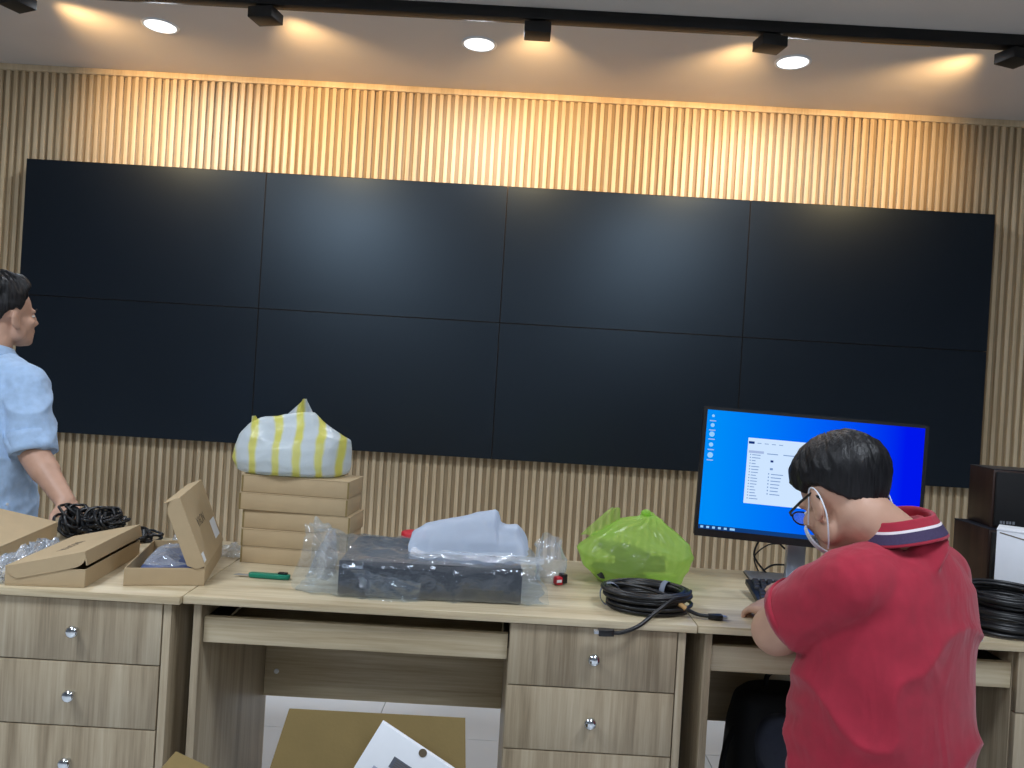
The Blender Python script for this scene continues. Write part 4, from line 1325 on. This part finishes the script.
# stool that carries him
st = thing('stool', 'black round stool under the man in the red polo', 'stool', (.900, -2.29, 0), .3)
MB().lathe([(.0005, .34), (.16, .34), (.175, .345), (.178, .365), (.17, .384), (.0005, .388)], 36).build('seat', M['blackcloth'], st, smooth=True)
MB().lathe([(.028, .05), (.028, .22), (.018, .225), (.018, .34), (.0005, .34)], 18).build('column', M['chrome'], st, smooth=True)
for k in range(5):
    a = 2*PI*k/5
    l_ = MB().tube([(0, 0, .07), (.13*math.cos(a), .13*math.sin(a), .06), (.25*math.cos(a), .25*math.sin(a), .045)], [.02, .017, .013], 8).build('leg', M['black_plastic'], st, smooth=True)
    MB().ell((.25*math.cos(a), .25*math.sin(a), .0225), (.022, .022, .0225), None, 14, 10).build('caster', M['black_plastic'], l_, smooth=True)

# ---- the standing man in the pale blue shirt
man2 = thing('person', 'standing man in pale blue shirt with rolled sleeves looking at the video wall', 'person', (-1.682, -1.27, 0), math.radians(-12))
TB = basis((-.004, .060, 1.420), math.radians(-17), math.radians(6), 0, .98)
body = MB()
head_volumes(body, TB)
body.cap(Vector((0, .0, 1.26)), TB @ Vector((0, -.030, -.045)), .060, .056, 18)
body.loft([((0, -.03, .72), .15, .11), ((0, -.03, .85), .145, .11), ((0, -.01, 1.0), .16, .11), ((0, 0, 1.12), .17, .10), ((0, 0, 1.2), .165, .09), ((0, .0, 1.25), .10, .07)], 24)
SR2, ER2, WR2 = Vector((.160, -.01, 1.195)), Vector((.250, -.05, .968)), Vector((.428, -.098, .832))
SL2, EL2, WL2 = Vector((-.185, -.0, 1.205)), Vector((-.25, .0, .95)), Vector((-.22, .15, .76))
for S_, E_, W_ in ((SR2, ER2, WR2), (SL2, EL2, WL2)):
    body.cap(S_, E_, .052, .046, 18); body.cap(E_, W_, .046, .029, 18); body.cap(E_, E_.lerp(W_, .4), .046, .044, 18)
hand(body, WR2, Vector((.06, -.025, -.045)), (.3, 0, 1), (.0, -1, 0), .35)
hand(body, WL2, Vector((.02, .05, -.10)), (-1, 0, 0), (0, 1, 0), .4)
H2 = ((Vector((-.09, -.03, .76)), Vector((-.12, .03, .43)), Vector((-.13, -.02, .09))), (Vector((.09, -.03, .76)), Vector((.13, .03, .43)), Vector((.15, -.02, .09))))
for H_, K_, A_ in H2:
    body.cap(H_, K_, .08, .052, 16); body.cap(K_, A_, .05, .036, 16)
    body.cap(A_+Vector((0, -.02, -.045)), A_+Vector((0, .14, -.055)), .034, .026, 14)
blob('body', body, M['skin'], man2, .0055, 5)
sh = MB()
sh.loft([((0, -.03, .685), .195, .150), ((0, -.03, .74), .193, .150), ((0, -.03, .85), .190, .148), ((0, -.015, 1.0), .198, .146), ((0, -.005, 1.10), .198, .136), ((0, 0, 1.175), .188, .116), ((0, 0, 1.225), .165, .095),
         ((0, .0, 1.262), .095, .075), ((0, .004, 1.285), .070, .066)], 36, 2.3)
for S_, E_ in ((SR2, ER2), (SL2, EL2)):
    d_ = (E_-S_); R_ = d_.normalized().to_track_quat('Z', 'Y').to_matrix()
    sh.loft([(S_-d_*.14, .05, .05, R_), (S_, .066, .070, R_), (S_+d_*.4, .067, .070, R_), (S_+d_*.78, .065, .065, R_), (S_+d_*.98, .063, .063, R_)], 24, 2.0)
    sh.cap(S_, S_.lerp(Vector((0, .0, 1.195)), .5), .064, .080, 18)
def fold_blue(p, n_):
    return .011*max(0, ridge((p.x*.8, p.y*.8, p.z*1.1+p.x*.6), 8, 6))**2+.003*ridge(p, 17, 2)
so = blob('shirt', sh, M['shirt'], man2, .0065, 4, disp=fold_blue)
for S_, E_ in ((SR2, ER2), (SL2, EL2)):
    d_ = (E_-S_); R_ = d_.normalized().to_track_quat('Z', 'Y').to_matrix()
    def cuff(u, v, S_=S_, d_=d_, R_=R_):
        a = 2*PI*u
        r = .067+.0025*math.sin(3*a)
        return S_+d_*(.74+.27*v)+R_ @ Vector((math.cos(a)*r, math.sin(a)*r, 0))
    o = MB().grid(cuff, 36, 4, True).build('rolled_cuff', M['shirt'], so, smooth=True)
    md = o.modifiers.new('thick', 'SOLIDIFY'); md.thickness = .007; md.offset = 0
CC2 = Vector((0, .006, 1.285)); CR2 = Matrix.Rotation(math.radians(-12), 3, 'X')
def collar2(u, v):
    a = 2*PI*(u*.93+.035)+PI/2
    if v < .4:
        k = v/.4; r = .060+.002*k; z = -.012+.038*k
    else:
        k = (v-.4)/.6; fr = max(0, math.sin(a))**6
        r = .063+(.022+.02*fr)*k; z = .026-(.036-.012*fr)*k
    return CC2+CR2 @ Vector((math.cos(a)*r, math.sin(a)*r*1.05, z))
o = MB().grid(collar2, 60, 14).build('collar', M['shirt'], man2, smooth=True, angle=180)
md = o.modifiers.new('thick', 'SOLIDIFY'); md.thickness = .002
for k, z in enumerate((.72, .80)):
    MB().lathe([(.0005, 0), (.005, 0), (.005, .002), (.0005, .002)], 12, Tr(.190, -.08+.0*k, z) @ Matrix.Rotation(PI/2, 4, 'Y')).build('button', M['white_plastic'], so)
tr = MB()
tr.loft([((0, -.03, .66), .170, .138), ((0, -.03, .72), .176, .14), ((0, -.03, .78), .168, .13)], 28)
for H_, K_, A_ in H2:
    tr.cap(H_, K_, .098, .070, 18); tr.cap(K_, A_+Vector((0, 0, -.02)), .068, .056, 18)
blob('trousers', tr, M['denim'], man2, .009, 5, disp=lambda p, n_: .004*ridge(p, 9, 2))
for H_, K_, A_ in H2:
    s_ = MB()
    s_.loft([(A_+Vector((0, .05, -.089)), .045, .12), (A_+Vector((0, .05, -.065)), .046, .122), (A_+Vector((0, .03, -.035)), .040, .09), (A_+Vector((0, -.01, .0)), .038, .045)], 20)
    blob('shoe', s_, M['shoe'], man2, .007, 3)
def line_b(a):
    pts = [(0, .66), (.7, .50), (1.0, .20), (1.3, -.22), (1.5, -.12), (1.8, -.32), (2.1, -.68), (2.5, -.88), (PI, -.94)]
    for p, q in zip(pts, pts[1:]):
        if a <= q[0]: return p[1]+(q[1]-p[1])*(a-p[0])/(q[0]-p[0])
    return pts[-1][1]
hair(TB, man2, line_b, lambda el, a: .005+.022*sstep(.2, 1.1, el)+.008*sstep(1.2, 0, a)*sstep(.4, .8, el), 5.0, tuft=.008)
eyes(TB, man2)
